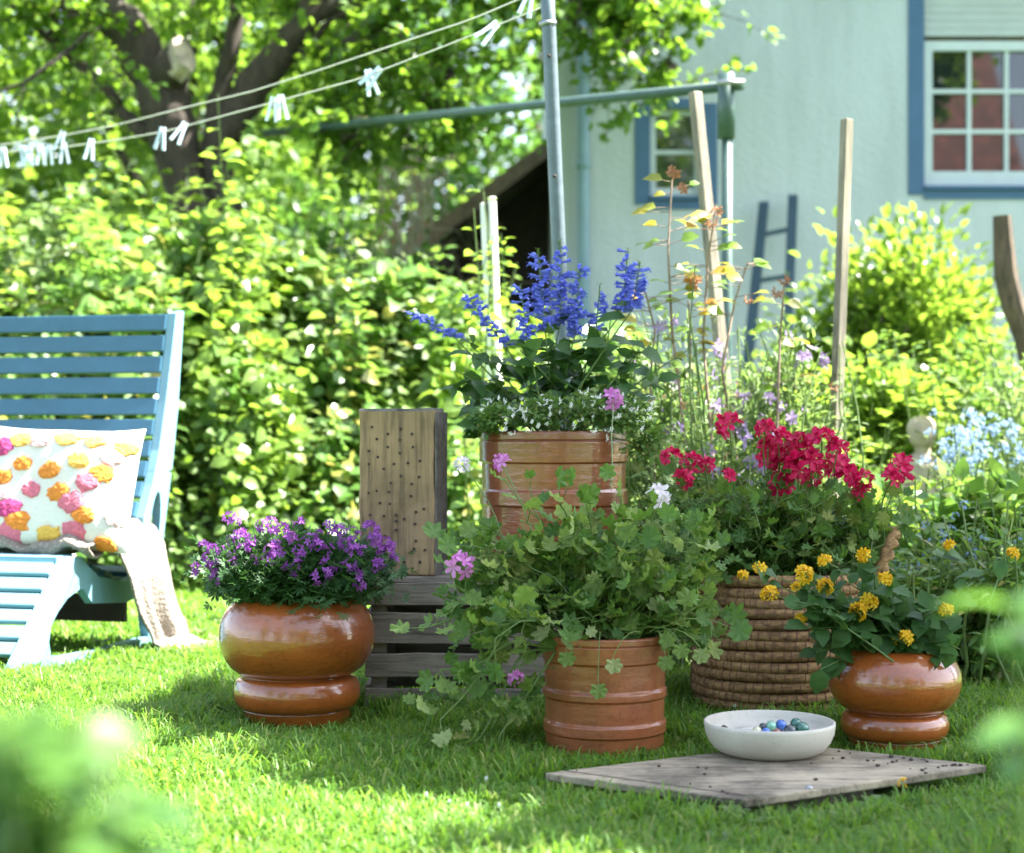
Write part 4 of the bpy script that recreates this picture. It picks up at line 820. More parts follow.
ribbed_pot('ribbed_pot', 'large brown ribbed pot standing on the crate under blue salvia', UP, .204, uh, 'brown_clay', rings=((.48, .59), (.06, .14)), grp='ribbed pots')

# coiled straw basket
bt = thing('straw_basket', 'big coiled straw basket with twisted handles holding the red geranium', 'basket', (BASK[0], BASK[1], 0))
mb, bd = MB(), MB(); nc = 14; hB = .37; cr_ = hB/nc/2
for k in range(nc):
    z = cr_+k*hB/nc; rb = .226+.016*math.sin(math.pi*(k+1)/nc*.9)-.012*k/nc; a = np.linspace(0, 2*math.pi, 181)
    P = np.stack([BASK[0]+rb*np.cos(a)*(1+.01*np.sin(2*a+k)), BASK[1]+rb*np.sin(a), z+.003*np.sin(3*a+k*2)+.006*np.cos(a)], 1); rad = cr_*1.08*(1+.09*np.abs(np.sin(a*32+k*1.7)))
    mb.tube(P, rad, 10, False)
    for j in range(64):
        b0 = 2*math.pi*(j+.3*(k % 3)+rng.normal()*.12)/64; c_ = np.array([BASK[0]+rb*math.cos(b0)*(1+.01*math.sin(2*b0+k)), BASK[1]+rb*math.sin(b0), z+.003*math.sin(3*b0+k*2)+.006*math.cos(b0)])
        if math.sin(b0) > .25: continue
        o_ = np.array([math.cos(b0), math.sin(b0), 0]); pts = [c_+cr_*1.16*(o_*math.cos(q)+np.array([0, 0, 1])*math.sin(q)) for q in np.linspace(-1.45, 1.45, 6)]
        bd.tube(pts, .0016, 4, False)
part('coils', mb, 'straw_coil', bt, True); part('binding', bd, 'straw_bind', bt)
mb = MB(); mb.lathe([(.215, .31), (.1, .325), (.01, .33)], (BASK[0], BASK[1], 0), 36, False); part('soil', mb, 'soil', bt)
def handle(cpt, d):
    mb = MB(); n = 40
    for ph in (0, math.pi):
        P = []
        for i in range(n):
            q = i/(n-1); a = math.pi*q; x = cpt+np.array([-d[1], d[0], 0])*math.cos(a)*.075+np.array([0, 0, 1])*math.sin(a)*.105+np.array([d[0], d[1], 0])*.045*math.sin(a)
            tw = q*26+ph; P.append(x+.008*np.array([d[0]*math.cos(tw), d[1]*math.cos(tw), math.sin(tw)]))
        mb.tube(P, .0115, 8)
    return mb
d_ = unit(np.array([.93, -.1, 0])); part('handle', handle(np.array([BASK[0]+d_[0]*.235, BASK[1]+d_[1]*.235, hB-.005]), d_), 'straw_coil', bt, True)
part('handle', handle(np.array([BASK[0]-d_[0]*.235, BASK[1]-d_[1]*.235, hB-.005]), -d_), 'straw_coil', bt, True)

# board, bowl, bowl contents
bz = .048; bo = thing('wooden_board', 'flat grey weathered board lying on the grass', 'board', (.52, 3.49, 0))
mb = MB(); pl = [np.array([p[0], p[1], bz-.014]) for p in BOARD]; mb.prism(pl, (0, 0, .016)); part('plank', mb, 'board_wood', bo, bevel=.003)
e_in = (BOARD[3]-BOARD[0])/np.linalg.norm(BOARD[3]-BOARD[0]); e_al = (BOARD[1]-BOARD[0]); 
mb = MB(); a0 = BOARD[0]+(BOARD[2]-BOARD[1])/np.linalg.norm(BOARD[2]-BOARD[1])*.035; a1 = a0+e_al
mb.prism([np.array([a0[0]+.01, a0[1], bz+.0015]), np.array([a1[0], a1[1], bz+.0015]), np.array([a1[0]+.004, a1[1]+.0035, bz+.0015]), np.array([a0[0]+.014, a0[1]+.0035, bz+.0015])], (0, 0, .0012)); part('groove', mb, 'debris_brown', bo)
mb = MB()
for f_ in (.25, .75): q = pl[0]+(pl[2]-pl[0])*0; 
c_ = sum(BOARD)/4; mb.box((c_[0], c_[1], .0105), (.5, .045, .02), np.array(Matrix.Rotation(R(31), 3, 'Z'))); mb.box((c_[0]+.02, c_[1]-.13, .0105), (.4, .045, .02), np.array(Matrix.Rotation(R(31), 3, 'Z'))); part('batten', mb, 'crate_wood', bo)
q = at(809, 799, 3.30); mb = MB(); mb.ball((q[0], q[1], bz+.003), (.008, .008, .005), 12, 8); part('bolt', mb, 'metal_bolt', bo, True)
bzt = bz+.0025
bw = thing('shallow_bowl', 'shallow speckled cream stoneware bowl on the board', 'bowl', (.552, 3.66, bzt)); pr = []
pr = [(.090, 0), (.103, .003), (.118, .012), (.130, .027), (.1375, .045), (.140, .062), (.1395, .068), (.1365, .0695), (.1335, .067), (.131, .055), (.124, .045), (.112, .041), (.04, .040), (.005, .040)]
mb = MB(); mb.lathe(pr, (.552, 3.66, bzt), 96); part('bowl', mb, 'stoneware', bw, True)
def onbowl(px, py, r): # place on the floor or low slope of the bowl, along the pixel's ray
    zb = bzt+.041+r
    for _ in range(3):
        Y = F*(CH-zb)/(py-CY); Y = min(max(Y, 3.575), 3.75); x = (px-CX)/F*Y; rr = math.hypot(x-.552, Y-3.66); zb = bzt+.041+r+max(0, rr-.11)*.6
    if rr > .112: k = .112/rr; x = .552+(x-.552)*k; Y = 3.66+(Y-3.66)*k
    return (x, Y, zb)
marbs = [(771, 726, .0115, 'marble_mint', 'mint green marble left of the bright blue one'), (781, 725, .0120, 'marble_blue', 'bright blue marble in the bowl'), (802, 729, .0155, 'marble_green', 'largest dark green glass marble in the bowl'), (796, 724, .013, 'marble_green', 'green marble half behind the largest one'), (790, 731, .0135, 'marble_black', 'black marble left of the largest green one'), (763, 727, .009, 'marble_black', 'small black marble at the left of the marbles'), (766, 732, .0095, 'marble_blue', 'small dark blue marble in front on the left'), (777, 733, .0095, 'marble_red', 'brownish red marble in front'), (757, 731, .010, 'marble_cream', 'cream yellow marble beside the flat stone')]
for px, py, r, mt, lab in marbs: 
    q = onbowl(px, py, r); mb = MB(); mb.ball(q, r, 24, 16); single('marble', mb, mt, q, lab, 'marble', 'marbles in the bowl', True)
q = onbowl(747, 730, .006); mb = MB(); mb.ball(q, (.032, .02, .008), 14, 8); single('flat_stone', mb, 'pebble_grey', q, 'flat grey stone lying in the bowl', 'stone', smooth=True)
for px, py, r, lab in ((724, 730, .009, 'dark seed husk, biggest of those in the bowl left'), (730, 732, .007, 'small dark husk beside the biggest one'), (716, 731, .005, 'tiny dark husk at the far left inside the bowl')):
    q = onbowl(px, py, r*.7); mb = MB(); mb.ball(q, (r*1.3, r*.8, r), 7, 5, np.array(Matrix.Rotation(rng.uniform(0, 3), 3, 'Y'))); single('seed_husk', mb, 'debris_brown', q, lab, 'husk', 'husks in the bowl')
mb = MB()
for _ in range(60):
    px, py = (rng.uniform(840, 960), 0) if rng.random() < .6 else (rng.uniform(600, 860), 0)
    a, b_ = rng.random(), rng.random(); 
    if px > 840: a = rng.uniform(.75, .98); b_ = rng.uniform(.05, .95)
    p2 = BOARD[0]*(1-a)*(1-b_)+BOARD[1]*(1-a)*b_+BOARD[2]*a*b_+BOARD[3]*a*(1-b_)
    if math.hypot(p2[0]-.552, p2[1]-3.66) < .13: continue
    r = rng.uniform(.0015, .005); mb.ball((p2[0], p2[1], bzt+r*.4), (r*1.3, r, r*.6), 6, 4, np.array(Matrix.Rotation(rng.uniform(0, 3), 3, 'Z')))
o = single('soil_crumbs', mb, 'debris_brown', (.7, 3.5, bzt), 'dark crumbs of soil scattered on the board', 'crumbs'); o['kind'] = 'stuff'

# ------------------------------------------------------------------ potted plants
def mound(c, r, n, ls, tmpls, fo, K=30, spread=.2, shell=.7, upb=.8, zmin=None):
    for i, tm in enumerate(tmpls):
        p, d = blob(n//len(tmpls), c, r, K, spread, shell)
        if zmin is not None: p[:, 2] = np.maximum(p[:, 2], zmin+rng.random(len(p))*.02)
        k = len(p); fo.leaves(tm, p, unit(d+np.array([0, 0, .1])), unit(np.array([0, -.35, upb])+rdir(k)*.6), ls*rng.uniform(.6, 1.25, k))
# purple mini pelargonium
c = at(298, 575, 4.33); t_ = thing('purple_flowers', 'low mound of small purple flowers in the largest amber pot', 'potted plant', (POT1[0], POT1[1], .29)); fo, st = MB(), MB()
mound(c+[0, 0, .006], (.235, .2, .088), 7500, .022, SC, fo, 70, .17, .6, zmin=.29)
mound(c+[0, 0, -.01], (.19, .16, .06), 1600, .022, SC, fo, 30, .25, .3, zmin=.29)
for _ in range(60):
    e = c+rdir(1)[0]*np.array([.24, .2, .08]); e[2] = max(e[2], .33); st.tube(curve((POT1[0]+rng.normal()*.05, POT1[1]+rng.normal()*.05, .29), e, -.02, 5), .0015, 4, False)
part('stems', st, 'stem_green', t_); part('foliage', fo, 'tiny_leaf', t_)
hm = head_meshes('flower_head', 'blossom_purple', 5, .016, .0105, 4)
pf = [(236, 521), (262, 527), (270, 523), (299, 524), (205, 546), (213, 550), (231, 541), (242, 548), (250, 540), (276, 546), (290, 540), (318, 535), (330, 528), (341, 530), (352, 534), (368, 527), (378, 531), (388, 545), (385, 553), (392, 549), (355, 549), (364, 552), (324, 553), (328, 566), (327, 573), (300, 553), (277, 554), (255, 562), (232, 556), (222, 552), (218, 567), (196, 571), (215, 574), (251, 549), (310, 542), (358, 577), (350, 566), (360, 586), (378, 566), (330, 578), (345, 545), (375, 543), (240, 535), (285, 530), (208, 560), (268, 562), (298, 565), (394, 560)]
pf += [(x+rng.uniform(-9, 9), y+rng.uniform(-6, 9)) for x, y in pf[::2]]
for i, (x, y) in enumerate(pf):
    yy = 4.33-.19*math.sqrt(max(0, 1-((x-298)/105)**2))*(.35+.6*min(1, max(0, (y-520)/55))); sub('flower_head', hm[i % 4], t_, at(x, y, yy), (rng.uniform(.1, .9), rng.uniform(-.5, .5), rng.uniform(0, 6)), rng.uniform(.8, 1.25))

def lobed_plant(t_, fo, st, root, targets, ls, Yj=.05, petiole=.035, stem_r=.0025, per=9, tm=LB):
    """stems running to image targets with stalked lobed leaves along the outer part"""
    for tg in targets:
        P = curve(root+np.array([rng.normal()*.05, rng.normal()*.04, 0]), tg, rng.uniform(-.06, .0), 8, .006); st.tube(P, np.linspace(stem_r, stem_r*.6, 8), 5, False)
        k = per; ts = rng.uniform(.25, 1.0, k); ts[0] = 1; p, tn = along(P, ts); d = unit(tn*.4+rdir(k)*.9+np.array([0, -.15, .1])); q = p+d*petiole*rng.uniform(.5, 1.4, k)[:, None]
        for a, b_ in zip(p, q): st.tube([a, b_], .0011, 4, False)
        sz = ls*rng.uniform(.55, 1.2, k)
        for i in range(k): fo[i % len(fo)].leaves(tm[rng.integers(0, 6)], q[i:i+1], d[i:i+1], unit(np.array([[0, -.55, .8]])+rdir(1)*.6), sz[i:i+1])
# salvia
t_ = thing('blue_salvia', 'blue salvia with upright spikes in the brown pot', 'potted plant', (UP[0], UP[1], ZC+uh*.9)); fo, st = MB(), MB()
root = np.array([UP[0], UP[1], ZC+uh*.9])
spk = [(412, 312, 455, 338, 16), (460, 288, 505, 345, 18), (538, 250, 545, 330, 26), (560, 240, 560, 325, 28), (580, 268, 575, 335, 22), (628, 250, 622, 312, 24), (640, 262, 632, 310, 14), (520, 285, 528, 340, 14), (695, 268, 688, 350, 3), (600, 285, 596, 330, 10)]
sp_me = []
def spike(a, b_, n, dens=1.0):
    mb, cx = MB(), MB(); tt = np.linspace(0, 1, n)
    for q in tt:
        p = a+(b_-a)*q
        for j in range(3):
            az = rng.uniform(0, 6.3); d = np.array([math.cos(az), math.sin(az)*.8, rng.uniform(-.1, .35)]); big = rng.random() < rng.uniform(.7, 1)*q**.5*dens
            if big:
                L = rng.uniform(.016, .03); mb.tube([p, p+d*L*.6, p+d*L+[0, 0, .002]], [.002, .004, .006], 5, False); mb.leaves(OVW, [p+d*L*.9], [unit(d+np.array([0, 0, .5]))], [[0, 0, 1]], .014); mb.leaves(OVW, [p+d*L*.9], [unit(d-np.array([0, 0, .6]))], [[0, 0, 1]], .014)
            cx.leaves(OVN, [p], [unit(d+np.array([0, 0, .5]))], [[0, 0, 1]], .014)
    return mb, cx
heads = []
for x0, y0, x1, y1, n in spk:
    Y = 4.62+rng.normal()*.05; a, b_ = at(x0, y0, Y), at(x1, y1, Y); n = int(n*1.5) if n > 5 else n; P = np.vstack([curve(root+rng.normal(size=3)*[.05, .04, 0], b_, -.01, 6), a]); st.tube(P, np.linspace(.0035, .0015, len(P)), 5, False)
    ts = rng.uniform(.1, .85, 10); p, tn = along(P, ts); az = rng.uniform(0, 6.3, 10); d = unit(np.stack([np.cos(az), np.sin(az), rng.uniform(-.1, .5, 10)], 1)); fo.leaves(OV, p, d, unit(np.array([.1, -.6, .7])+rdir(10)*.6), .075*rng.uniform(.5, 1.2, 10)); heads.append((a, b_, n))
for tx, ty in ((455, 370), (470, 345), (465, 405), (485, 420), (470, 432), (520, 350), (560, 345), (600, 350), (640, 350), (660, 380), (500, 385), (540, 375), (580, 365), (620, 385), (645, 400), (495, 360), (650, 345), (448, 385)):
    tg = at(tx, ty, 4.62+rng.normal()*.07); P = curve(root+rng.normal(size=3)*[.05, .04, 0], tg, -.02, 6); st.tube(P, np.linspace(.003, .0015, 6), 5, False)
    k = 11; p, tn = along(P, rng.uniform(.4, 1, k)); az = rng.uniform(0, 6.3, k); d = unit(np.stack([np.cos(az), np.sin(az), rng.uniform(-.9, .6, k)], 1)); fo.leaves(OV, p, d, unit(np.array([.1, -.6, .7])+rdir(k)*.6), .075*rng.uniform(.6, 1.3, k))
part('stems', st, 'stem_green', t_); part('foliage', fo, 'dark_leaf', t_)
for a, b_, n in heads:
    mb, cx = spike(a, b_, n, 1 if n > 5 else .1); fh = part('flower_spike', mb, 'blossom_blue', t_) if mb.n else None; part('calyx', cx, 'pelargonium_leaf', fh if fh else t_)
# bacopa
t_ = thing('white_bacopa', 'small white flowers trailing over the brown pot rim', 'potted plant', (UP[0]+.03, UP[1]-.14, ZC+uh*.95)); fo, st = MB(), MB()
for cx_, cy_, rx in ((490, 418, .05), (545, 412, .08), (590, 408, .08), (630, 415, .07), (648, 440, .045)):
    cc = at(cx_, cy_, 4.47); mound(cc, (rx, .05, .038), 520, .014, [OVW], fo, 14, .3, .5); 
    for _ in range(10): st.tube(curve((UP[0]+.03, UP[1]-.1, ZC+uh*.95), cc+rdir(1)[0]*rx*.8, -.02, 5), .001, 4, False)
part('stems', st, 'stem_green', t_); part('foliage', fo, 'pelargonium_leaf', t_)
hm = head_meshes('blossom', 'blossom_white', 3, .010, .0065, 3)
for i in range(38):
    x, y = (rng.uniform(480, 655), rng.uniform(392, 432)); sub('blossom', hm[i % 3], t_, at(x, y, 4.40+rng.uniform(-.02, .03)), (rng.uniform(.5, 1.3), 0, rng.uniform(-1, 1)), rng.uniform(.7, 1.2))
for i, (x, y) in enumerate([(515, 407), (511, 412), (519, 414), (542, 401), (548, 404), (556, 400), (583, 389), (640, 425), (603, 437), (633, 407), (650, 400), (570, 425)]): sub('blossom', hm[i % 3], t_, at(x, y, 4.39), (1.1, 0, 0), 1.25)

# front scented geranium
t_ = thing('sprawling_geranium', 'sprawling light green geranium in the front ribbed pot', 'potted plant', (POT3[0], POT3[1], .25)); fa, fb, st = MB(), MB(), MB(); root = np.array([POT3[0], POT3[1], .25])
tg = []
for _ in range(78):
    x = rng.uniform(450, 718); lo = 512+abs(x-585)*.22; y = rng.uniform(lo, 640); tg.append(at(x, y, 3.96+rng.normal()*.10-.04))
tg += [at(x, y, 3.93) for x, y in ((505, 480), (530, 488), (560, 505), (620, 495), (655, 520), (690, 530), (480, 520), (470, 560), (463, 590), (500, 600), (715, 600), (722, 640), (700, 640), (690, 610), (450, 545), (520, 520), (590, 520))]
lobed_plant(t_, [fa, fb], st, root, tg, .058, per=9)
# trailing shoots to lower left, over the crate
for pts in ([(560, 640), (520, 600), (500, 640), (470, 690), (440, 720)], [(560, 650), (510, 640), (480, 665), (440, 670)], [(560, 650), (520, 650), (500, 700), (480, 740), (460, 750)], [(560, 640), (500, 590), (450, 620), (425, 628)], [(560, 645), (530, 690), (498, 738)], [(560, 640), (480, 600), (455, 585)], [(555, 645), (480, 690), (430, 700)]):
    P = np.array([at(x, y, 3.88-.03*i) for i, (x, y) in enumerate(pts)]); Q, _ = along(P, np.linspace(0, 1, 14)); Q[1:-1] = (Q[:-2]+2*Q[1:-1]+Q[2:])/4; Q[:, 2] = np.maximum(Q[:, 2], .03); st.tube(Q, np.linspace(.0032, .0018, 14), 6, False)
    k = 14; ts = np.append(rng.uniform(.25, 1, k-1), 1.0); p, tn = along(Q, ts); d = unit(rdir(k)+np.array([0, -.2, .1])); q = p+d*.03
    for a, b_ in zip(p, q): st.tube([a, b_], .0012, 4, False)
    for i in range(k): (fb if i % 3 else fa).leaves(LB[i % 3], q[i:i+1], d[i:i+1], unit(np.array([[0, -.6, .7]])+rdir(1)*.45), np.array([.05*rng.uniform(.6, 1.25)]))
# leaves hanging over the pot rim
for x, y, xr in ((566, 658, 575), (598, 690, 600), (613, 665, 640), (680, 650, 650), (665, 662, 655), (700, 655, 660)):
    a, b_ = at(xr, 632, 3.82), at(x, y-8, 3.79); st.tube(curve(a, b_, -.02, 6), .0013, 5, False); fb.leaves(LB[0], [b_], [[.1, -.2, -.9]], [[0, -1, .2]], np.array([.045]))
part('stems', st, 'stem_green', t_); part('foliage', fa, 'pelargonium_leaf', t_); part('pale_foliage', fb, 'pale_leaf', t_)
hp = head_meshes('flower_head', 'blossom_pink', 9, .024, .020, 2); hq = head_meshes('flower_head', 'blossom_pale', 9, .024, .020, 1); ps = MB()
for x, y, me, s, lab in ((502, 463, hp[0], .75, 'pink flower head in front of the brown pot'), (461, 568, hp[1], 1.1, 'violet pink flower head over the crate'), (658, 497, hq[0], 1.0, 'pale pink flower head on the right'), (516, 680, hp[1], .7, 'purple flower head low by the crate slats'), (613, 400, hp[0], 1.0, 'pink flower head above the brown pot rim'), (462, 465, hq[0], .65, 'pale lilac flower beside the block')):
    Yf = 4.1 if y < 480 else 3.8; Yf = 4.32 if y == 400 else Yf; q = at(x, y, Yf); sub('flower_head', me, t_, q, (.8, 0, rng.uniform(0, 6)), s, lab)
    e = at(x+(585-x)*.35+8, min(y+90, 600), 3.92); ps.tube(curve(q, e, -.02, 7, .002), .0015, 5, False)
part('flower_stalks', ps, 'stem_green', t_)

# red geranium
t_ = thing('red_geranium', 'geranium with deep red flower heads in the straw basket', 'potted plant', (BASK[0], BASK[1], .32)); fa, st = MB(), MB(); root = np.array([BASK[0], BASK[1], .32]); tg = []
for _ in range(110):
    x = rng.uniform(660, 900); lo = 492+abs(x-780)*.12; tg.append(at(x, rng.uniform(lo, 556), 4.5+rng.normal()*.11))
tg += [at(rng.uniform(650, 745), rng.uniform(488, 560), 4.42+rng.normal()*.08) for _ in range(26)]
lobed_plant(t_, [fa], st, root, tg, .05, per=11)
redh = [(729, 426, 1.0), (765, 430, .8), (671, 458, .8), (690, 464, .9), (683, 480, .8), (706, 466, .7), (728, 476, .6), (778, 441, 1.0), (790, 452, 1.1), (770, 460, 1.0), (785, 472, 1.2), (800, 466, 1.1), (782, 486, .9), (812, 462, 1.0), (822, 441, 1.1), (838, 448, .8), (835, 466, 1.0), (848, 478, 1.1), (862, 481, .9), (862, 492, .7), (900, 470, 1.15), (893, 478, .8), (800, 442, .8), (768, 447, .8), (812, 478, .8)]
hm = head_meshes('flower_head', 'blossom_red', 9, .026, .026, 4)
for i, (x, y, s) in enumerate(redh):
    q = at(x, y, 4.42+rng.normal()*.04); sub('flower_head', hm[i % 4], t_, q, (rng.uniform(.4, 1), rng.uniform(-.4, .4), rng.uniform(0, 6)), s)
    e = at(x+(780-x)*.2, 545, 4.5); st.tube(curve(q, e, -.01, 6, .003), .002, 5, False)
part('stems', st, 'stem_green', t_); part('foliage', fa, 'pelargonium_leaf', t_)

# lantana
t_ = thing('yellow_lantana', 'yellow flowered plant with dark oval leaves in the right pot', 'potted plant', (POT4[0], POT4[1], .22)); fo, st = MB(), MB(); root = np.array([POT4[0], POT4[1], .22]); hy = []
yl = [(743, 576, .7), (759, 570, .9), (769, 594, 1.0), (804, 575, 1.1), (795, 587, .6), (825, 561, .8), (825, 587, 1.0), (865, 556, .9), (885, 580, .9), (858, 612, 1.1), (869, 603, 1.1), (801, 619, .7), (906, 638, .9), (898, 640, .7), (946, 611, .9), (1013, 554, .8), (950, 546, .7)]
hm = [mesh('flower_head', blossom_cluster(26, .0165, .0115, 4, s), 'blossom_yellow', (0, 0, 0)) for s in (1, 2, 3)]
for i, (x, y, s) in enumerate(yl):
    q = at(x, y, 3.86+rng.normal()*.02); P = curve(root+rng.normal(size=3)*[.04, .04, 0], q, -.03, 8, .004); st.tube(P, np.linspace(.0026, .0012, 8), 5, False)
    k = 8; p, tn = along(P, rng.uniform(.25, .93, k)); d = unit(rdir(k)+np.array([0, -.2, .1])); fo.leaves(OVW, p, d, unit(np.array([0, -.5, .8])+rdir(k)*.4), .05*rng.uniform(.6, 1.2, k)); sub('flower_head', hm[i % 3], t_, q, (rng.uniform(.3, 1), 0, rng.uniform(0, 6)), s)
for _ in range(60):
    q = at(rng.uniform(800, 965), rng.uniform(585, 672), 3.93+rng.normal()*.07); P = curve(root+rng.normal(size=3)*[.04, .04, 0], q, -.02, 6, .004); st.tube(P, np.linspace(.0024, .0012, 6), 5, False)
    k = 9; p, tn = along(P, rng.uniform(.3, 1, k)); d = unit(rdir(k)+np.array([0, -.2, -.05])); fo.leaves(OVW, p, d, unit(np.array([0, -.5, .8])+rdir(k)*.45), .055*rng.uniform(.6, 1.25, k))
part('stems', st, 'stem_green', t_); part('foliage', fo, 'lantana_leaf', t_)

# ------------------------------------------------------------------ lounger, cushion, blanket
P0 = np.array([-1.42, 4.93, 0]); S = np.array([.242, .970, 0]); Wd = np.array([.970, -.242, 0]); UPV = np.array([0, 0, 1.0])
def L(s, w_, z): return P0+S*s+Wd*w_+UPV*z
def i2s(px, py):
    t__ = (px-CX)/F; s = (t__*4.93+1.42)/(.242-.97*t__); Y = 4.93+.97*s; return s, CH-(py-CY)*Y/F
lg = thing('garden_lounger', 'blue wooden slatted garden lounger with curved sides', 'lounger', L(.5, -.33, 0)); WID = .86
fp = [i2s(*p) for p in ((20, 684), (14, 669), (66, 560), (74, 556.5), (84, 557), (87, 572), (89, 590), (80, 589), (68, 598), (58, 612), (51, 626), (49, 642))]
fp[0] = (0.0, 0.0)
front = fp+[(.175, .066), (.26, .052), (.5, .045), (.86, .045), (.86, 0)]
outer = [i2s(*p) for p in ((184, 311), (181, 360), (178, 410), (173, 460), (168, 500), (162, 550), (156, 590))]
inner = [i2s(*p) for p in ((176, 313), (172, 350), (166, 400), (159, 450), (152, 485), (143, 520))]
back_o = outer+[(.99, .06), (.99, 0), (.862, 0), (.862, .045), (.80, .18)]
hole_c, ra_ = (.885, .40), None
# side frame: front plate, rail, back plate (with oval opening built as two cheeks)
def side(w0, th):
    mb = MB(); mb.prism([L(s, w0, z) for s, z in front], Wd*th)
    k0 = i2s(84, 557); rail = [(k0[0]-.02, k0[1]-.001), (k0[0]+.10, k0[1]-.07), (.66, .245), (.80, .27), (.80, .19), (.66, .175), (k0[0]+.06, k0[1]-.15), (k0[0]-.015, k0[1]-.09)]
    mb.prism([L(s, w0+.001, z) for s, z in rail], Wd*(th-.002))
    ho, hi_ = [], []
    for q in range(24):
        a = 2*math.pi*q/24; hi_.append((.872+.042*math.cos(a)+.03*math.sin(a), .41+.125*math.sin(a)))
    po_ = outer+[(.985, .16), (.95, .02), (.86, .02), (.80, .16)]+[(.80, .28)]+inner[::-1]
    # radial bridge between hole and outline: split outline into upper part and ring part around the hole
    up_o = [p for p in outer if p[1] > .60]; up_i = [p for p in inner if p[1] > .60]
    zc = .60; so_x = np.interp(zc, [p[1] for p in outer[::-1]], [p[0] for p in outer[::-1]]); si_x = np.interp(zc, [p[1] for p in inner[::-1]], [p[0] for p in inner[::-1]])
    mb.prism([L(s, w0, z) for s, z in up_o+[(so_x, zc), (si_x, zc)]+up_i[::-1]], Wd*th)
    n = 24; ring_out = []
    for (s, z) in hi_:
        pass
    loop = [(so_x, zc)]+[p for p in outer if p[1] < zc]+[(.985, .16), (.95, .046), (.82, .046), (.80, .16), (.80, .27)]+[p for p in inner[::-1] if p[1] < zc]+[(si_x, zc)]
    # resample loop by angle around the hole centre
    c_ = np.array([.872, .41]); Lp = np.array(loop+[loop[0]]); ang = []
    V = []
    for q in range(48):
        a = 2*math.pi*q/48; dr = np.array([math.cos(a)*.3, math.sin(a)]); best = None
        for i in range(len(Lp)-1):
            A_, B_ = Lp[i], Lp[i+1]; e = B_-A_; den = dr[0]*e[1]-dr[1]*e[0]
            if abs(den) < 1e-9: continue
            tq = ((A_[0]-c_[0])*e[1]-(A_[1]-c_[1])*e[0])/den; uq = ((A_[0]-c_[0])*dr[1]-(A_[1]-c_[1])*dr[0])/den
            if tq > 0 and -.001 <= uq <= 1.001: best = tq if best is None else min(best, tq)
        ptq = c_+dr*(best if best else .2); hq_ = c_+np.array([.038*math.cos(a)+.028*math.sin(a), .12*math.sin(a)])
        V += [L(ptq[0], w0, ptq[1]), L(hq_[0], w0, hq_[1]), L(ptq[0], w0+th, ptq[1]), L(hq_[0], w0+th, hq_[1])]
    Fc = []
    for q in range(48):
        a, b2 = 4*q, 4*((q+1) % 48); Fc += [(a, b2, b2+1, a+1), (a+2, a+3, b2+3, b2+2), (a, a+2, b2+2, b2), (a+1, b2+1, b2+3, a+3)]
    mb.add(V, Fc); return mb
part('side_frame', side(-.03, .03), 'blue_paint_sunlit', lg); part('side_frame', side(-WID, .03), 'blue_paint_sunlit', lg)
def slats(path, n, wd, th, out=.0):
    mb = MB(); P = np.array(path); sg = np.linalg.norm(np.diff(P, axis=0), axis=1); cs = np.concatenate([[0], np.cumsum(sg)]); tot = cs[-1]
    for i in range(n):
        q = (i+.5)/n*tot; s_ = np.interp(q, cs, P[:, 0]); z_ = np.interp(q, cs, P[:, 1]); s2 = np.interp(min(q+.02, tot), cs, P[:, 0]); z2 = np.interp(min(q+.02, tot), cs, P[:, 1]); s1 = np.interp(q-.02, cs, P[:, 0]); z1 = np.interp(q-.02, cs, P[:, 1])
        tn = unit((S*(s2-s1)+UPV*(z2-z1))); nn = np.cross(Wd, tn); c_ = L(s_, -WID/2, z_)+nn*out
        mb.box(c_, (WID-.064, wd, th), np.stack([Wd, tn, nn], 1))
    return mb
part('backrest', slats([(p[0]+.0, p[1]) for p in inner[::-1]]+[(inner[0][0]+.004, inner[0][1]+.0)], 10, .058, .018, -.002), 'blue_paint_shaded', lg, bevel=.003)
k0 = i2s(84, 557); part('seat', slats([(k0[0]+.02, k0[1]-.02), (.56, .285), (.68, .245), (.80, .28)], 5, .058, .018, .0), 'blue_paint_shaded', lg, bevel=.003)
part('leg_rest', slats([(.012, .075), i2s(66, 561), (k0[0], k0[1]-.004)], 8, .045, .018, .003), 'blue_paint_sunlit', lg, bevel=.003)
mb = MB(); mb.beam(L(.72, -WID+.03, .15), L(.72, -.03, .15), .02, .09); part('stretcher', mb, 'dark_stain', lg); mb = MB(); mb.beam(L(.12, -WID+.03, .04), L(.12, -.03, .04), .05, .03); part('stretcher', mb, 'dark_stain', lg)
# cushion
cu = thing('cushion', 'white cushion with tufted orange and pink dots', 'cushion', L(.70, -.42, .3))
ctr = at(62, 489, 5.42); cxv = unit(np.array([.97, -.2, -.02])); cyv = unit(np.array([.02, .32, .95])); cyv = unit(cyv-cxv*np.dot(cxv, cyv)); czv = np.cross(cxv, cyv)
if czv[1] > 0: czv = -czv
HW, HH = .255, .205
def cush(u, v_, f=1):
    bulge = .075*((1-u**4)*(1-v_**4))**.55; pin = 1-.055*(1-abs(u)**2)*abs(v_)**3; pin2 = 1-.055*(1-abs(v_)**2)*abs(u)**3
    return ctr+cxv*u*HW*pin2+cyv*v_*HH*pin+czv*(f*bulge+.006*math.sin(5*u+2*v_))
mb = MB(); n = 26; V = [cush(-1+2*i/n, -1+2*j/n, f) for f in (1, -1) for j in range(n+1) for i in range(n+1)]; o_ = (n+1)**2
Fc = [(j*(n+1)+i, j*(n+1)+i+1, (j+1)*(n+1)+i+1, (j+1)*(n+1)+i) for j in range(n) for i in range(n)]; Fc += [tuple(o_+k for k in f[::-1]) for f in Fc]
mb.add(V, Fc); part('cover', mb, 'cushion_cotton', cu, True)
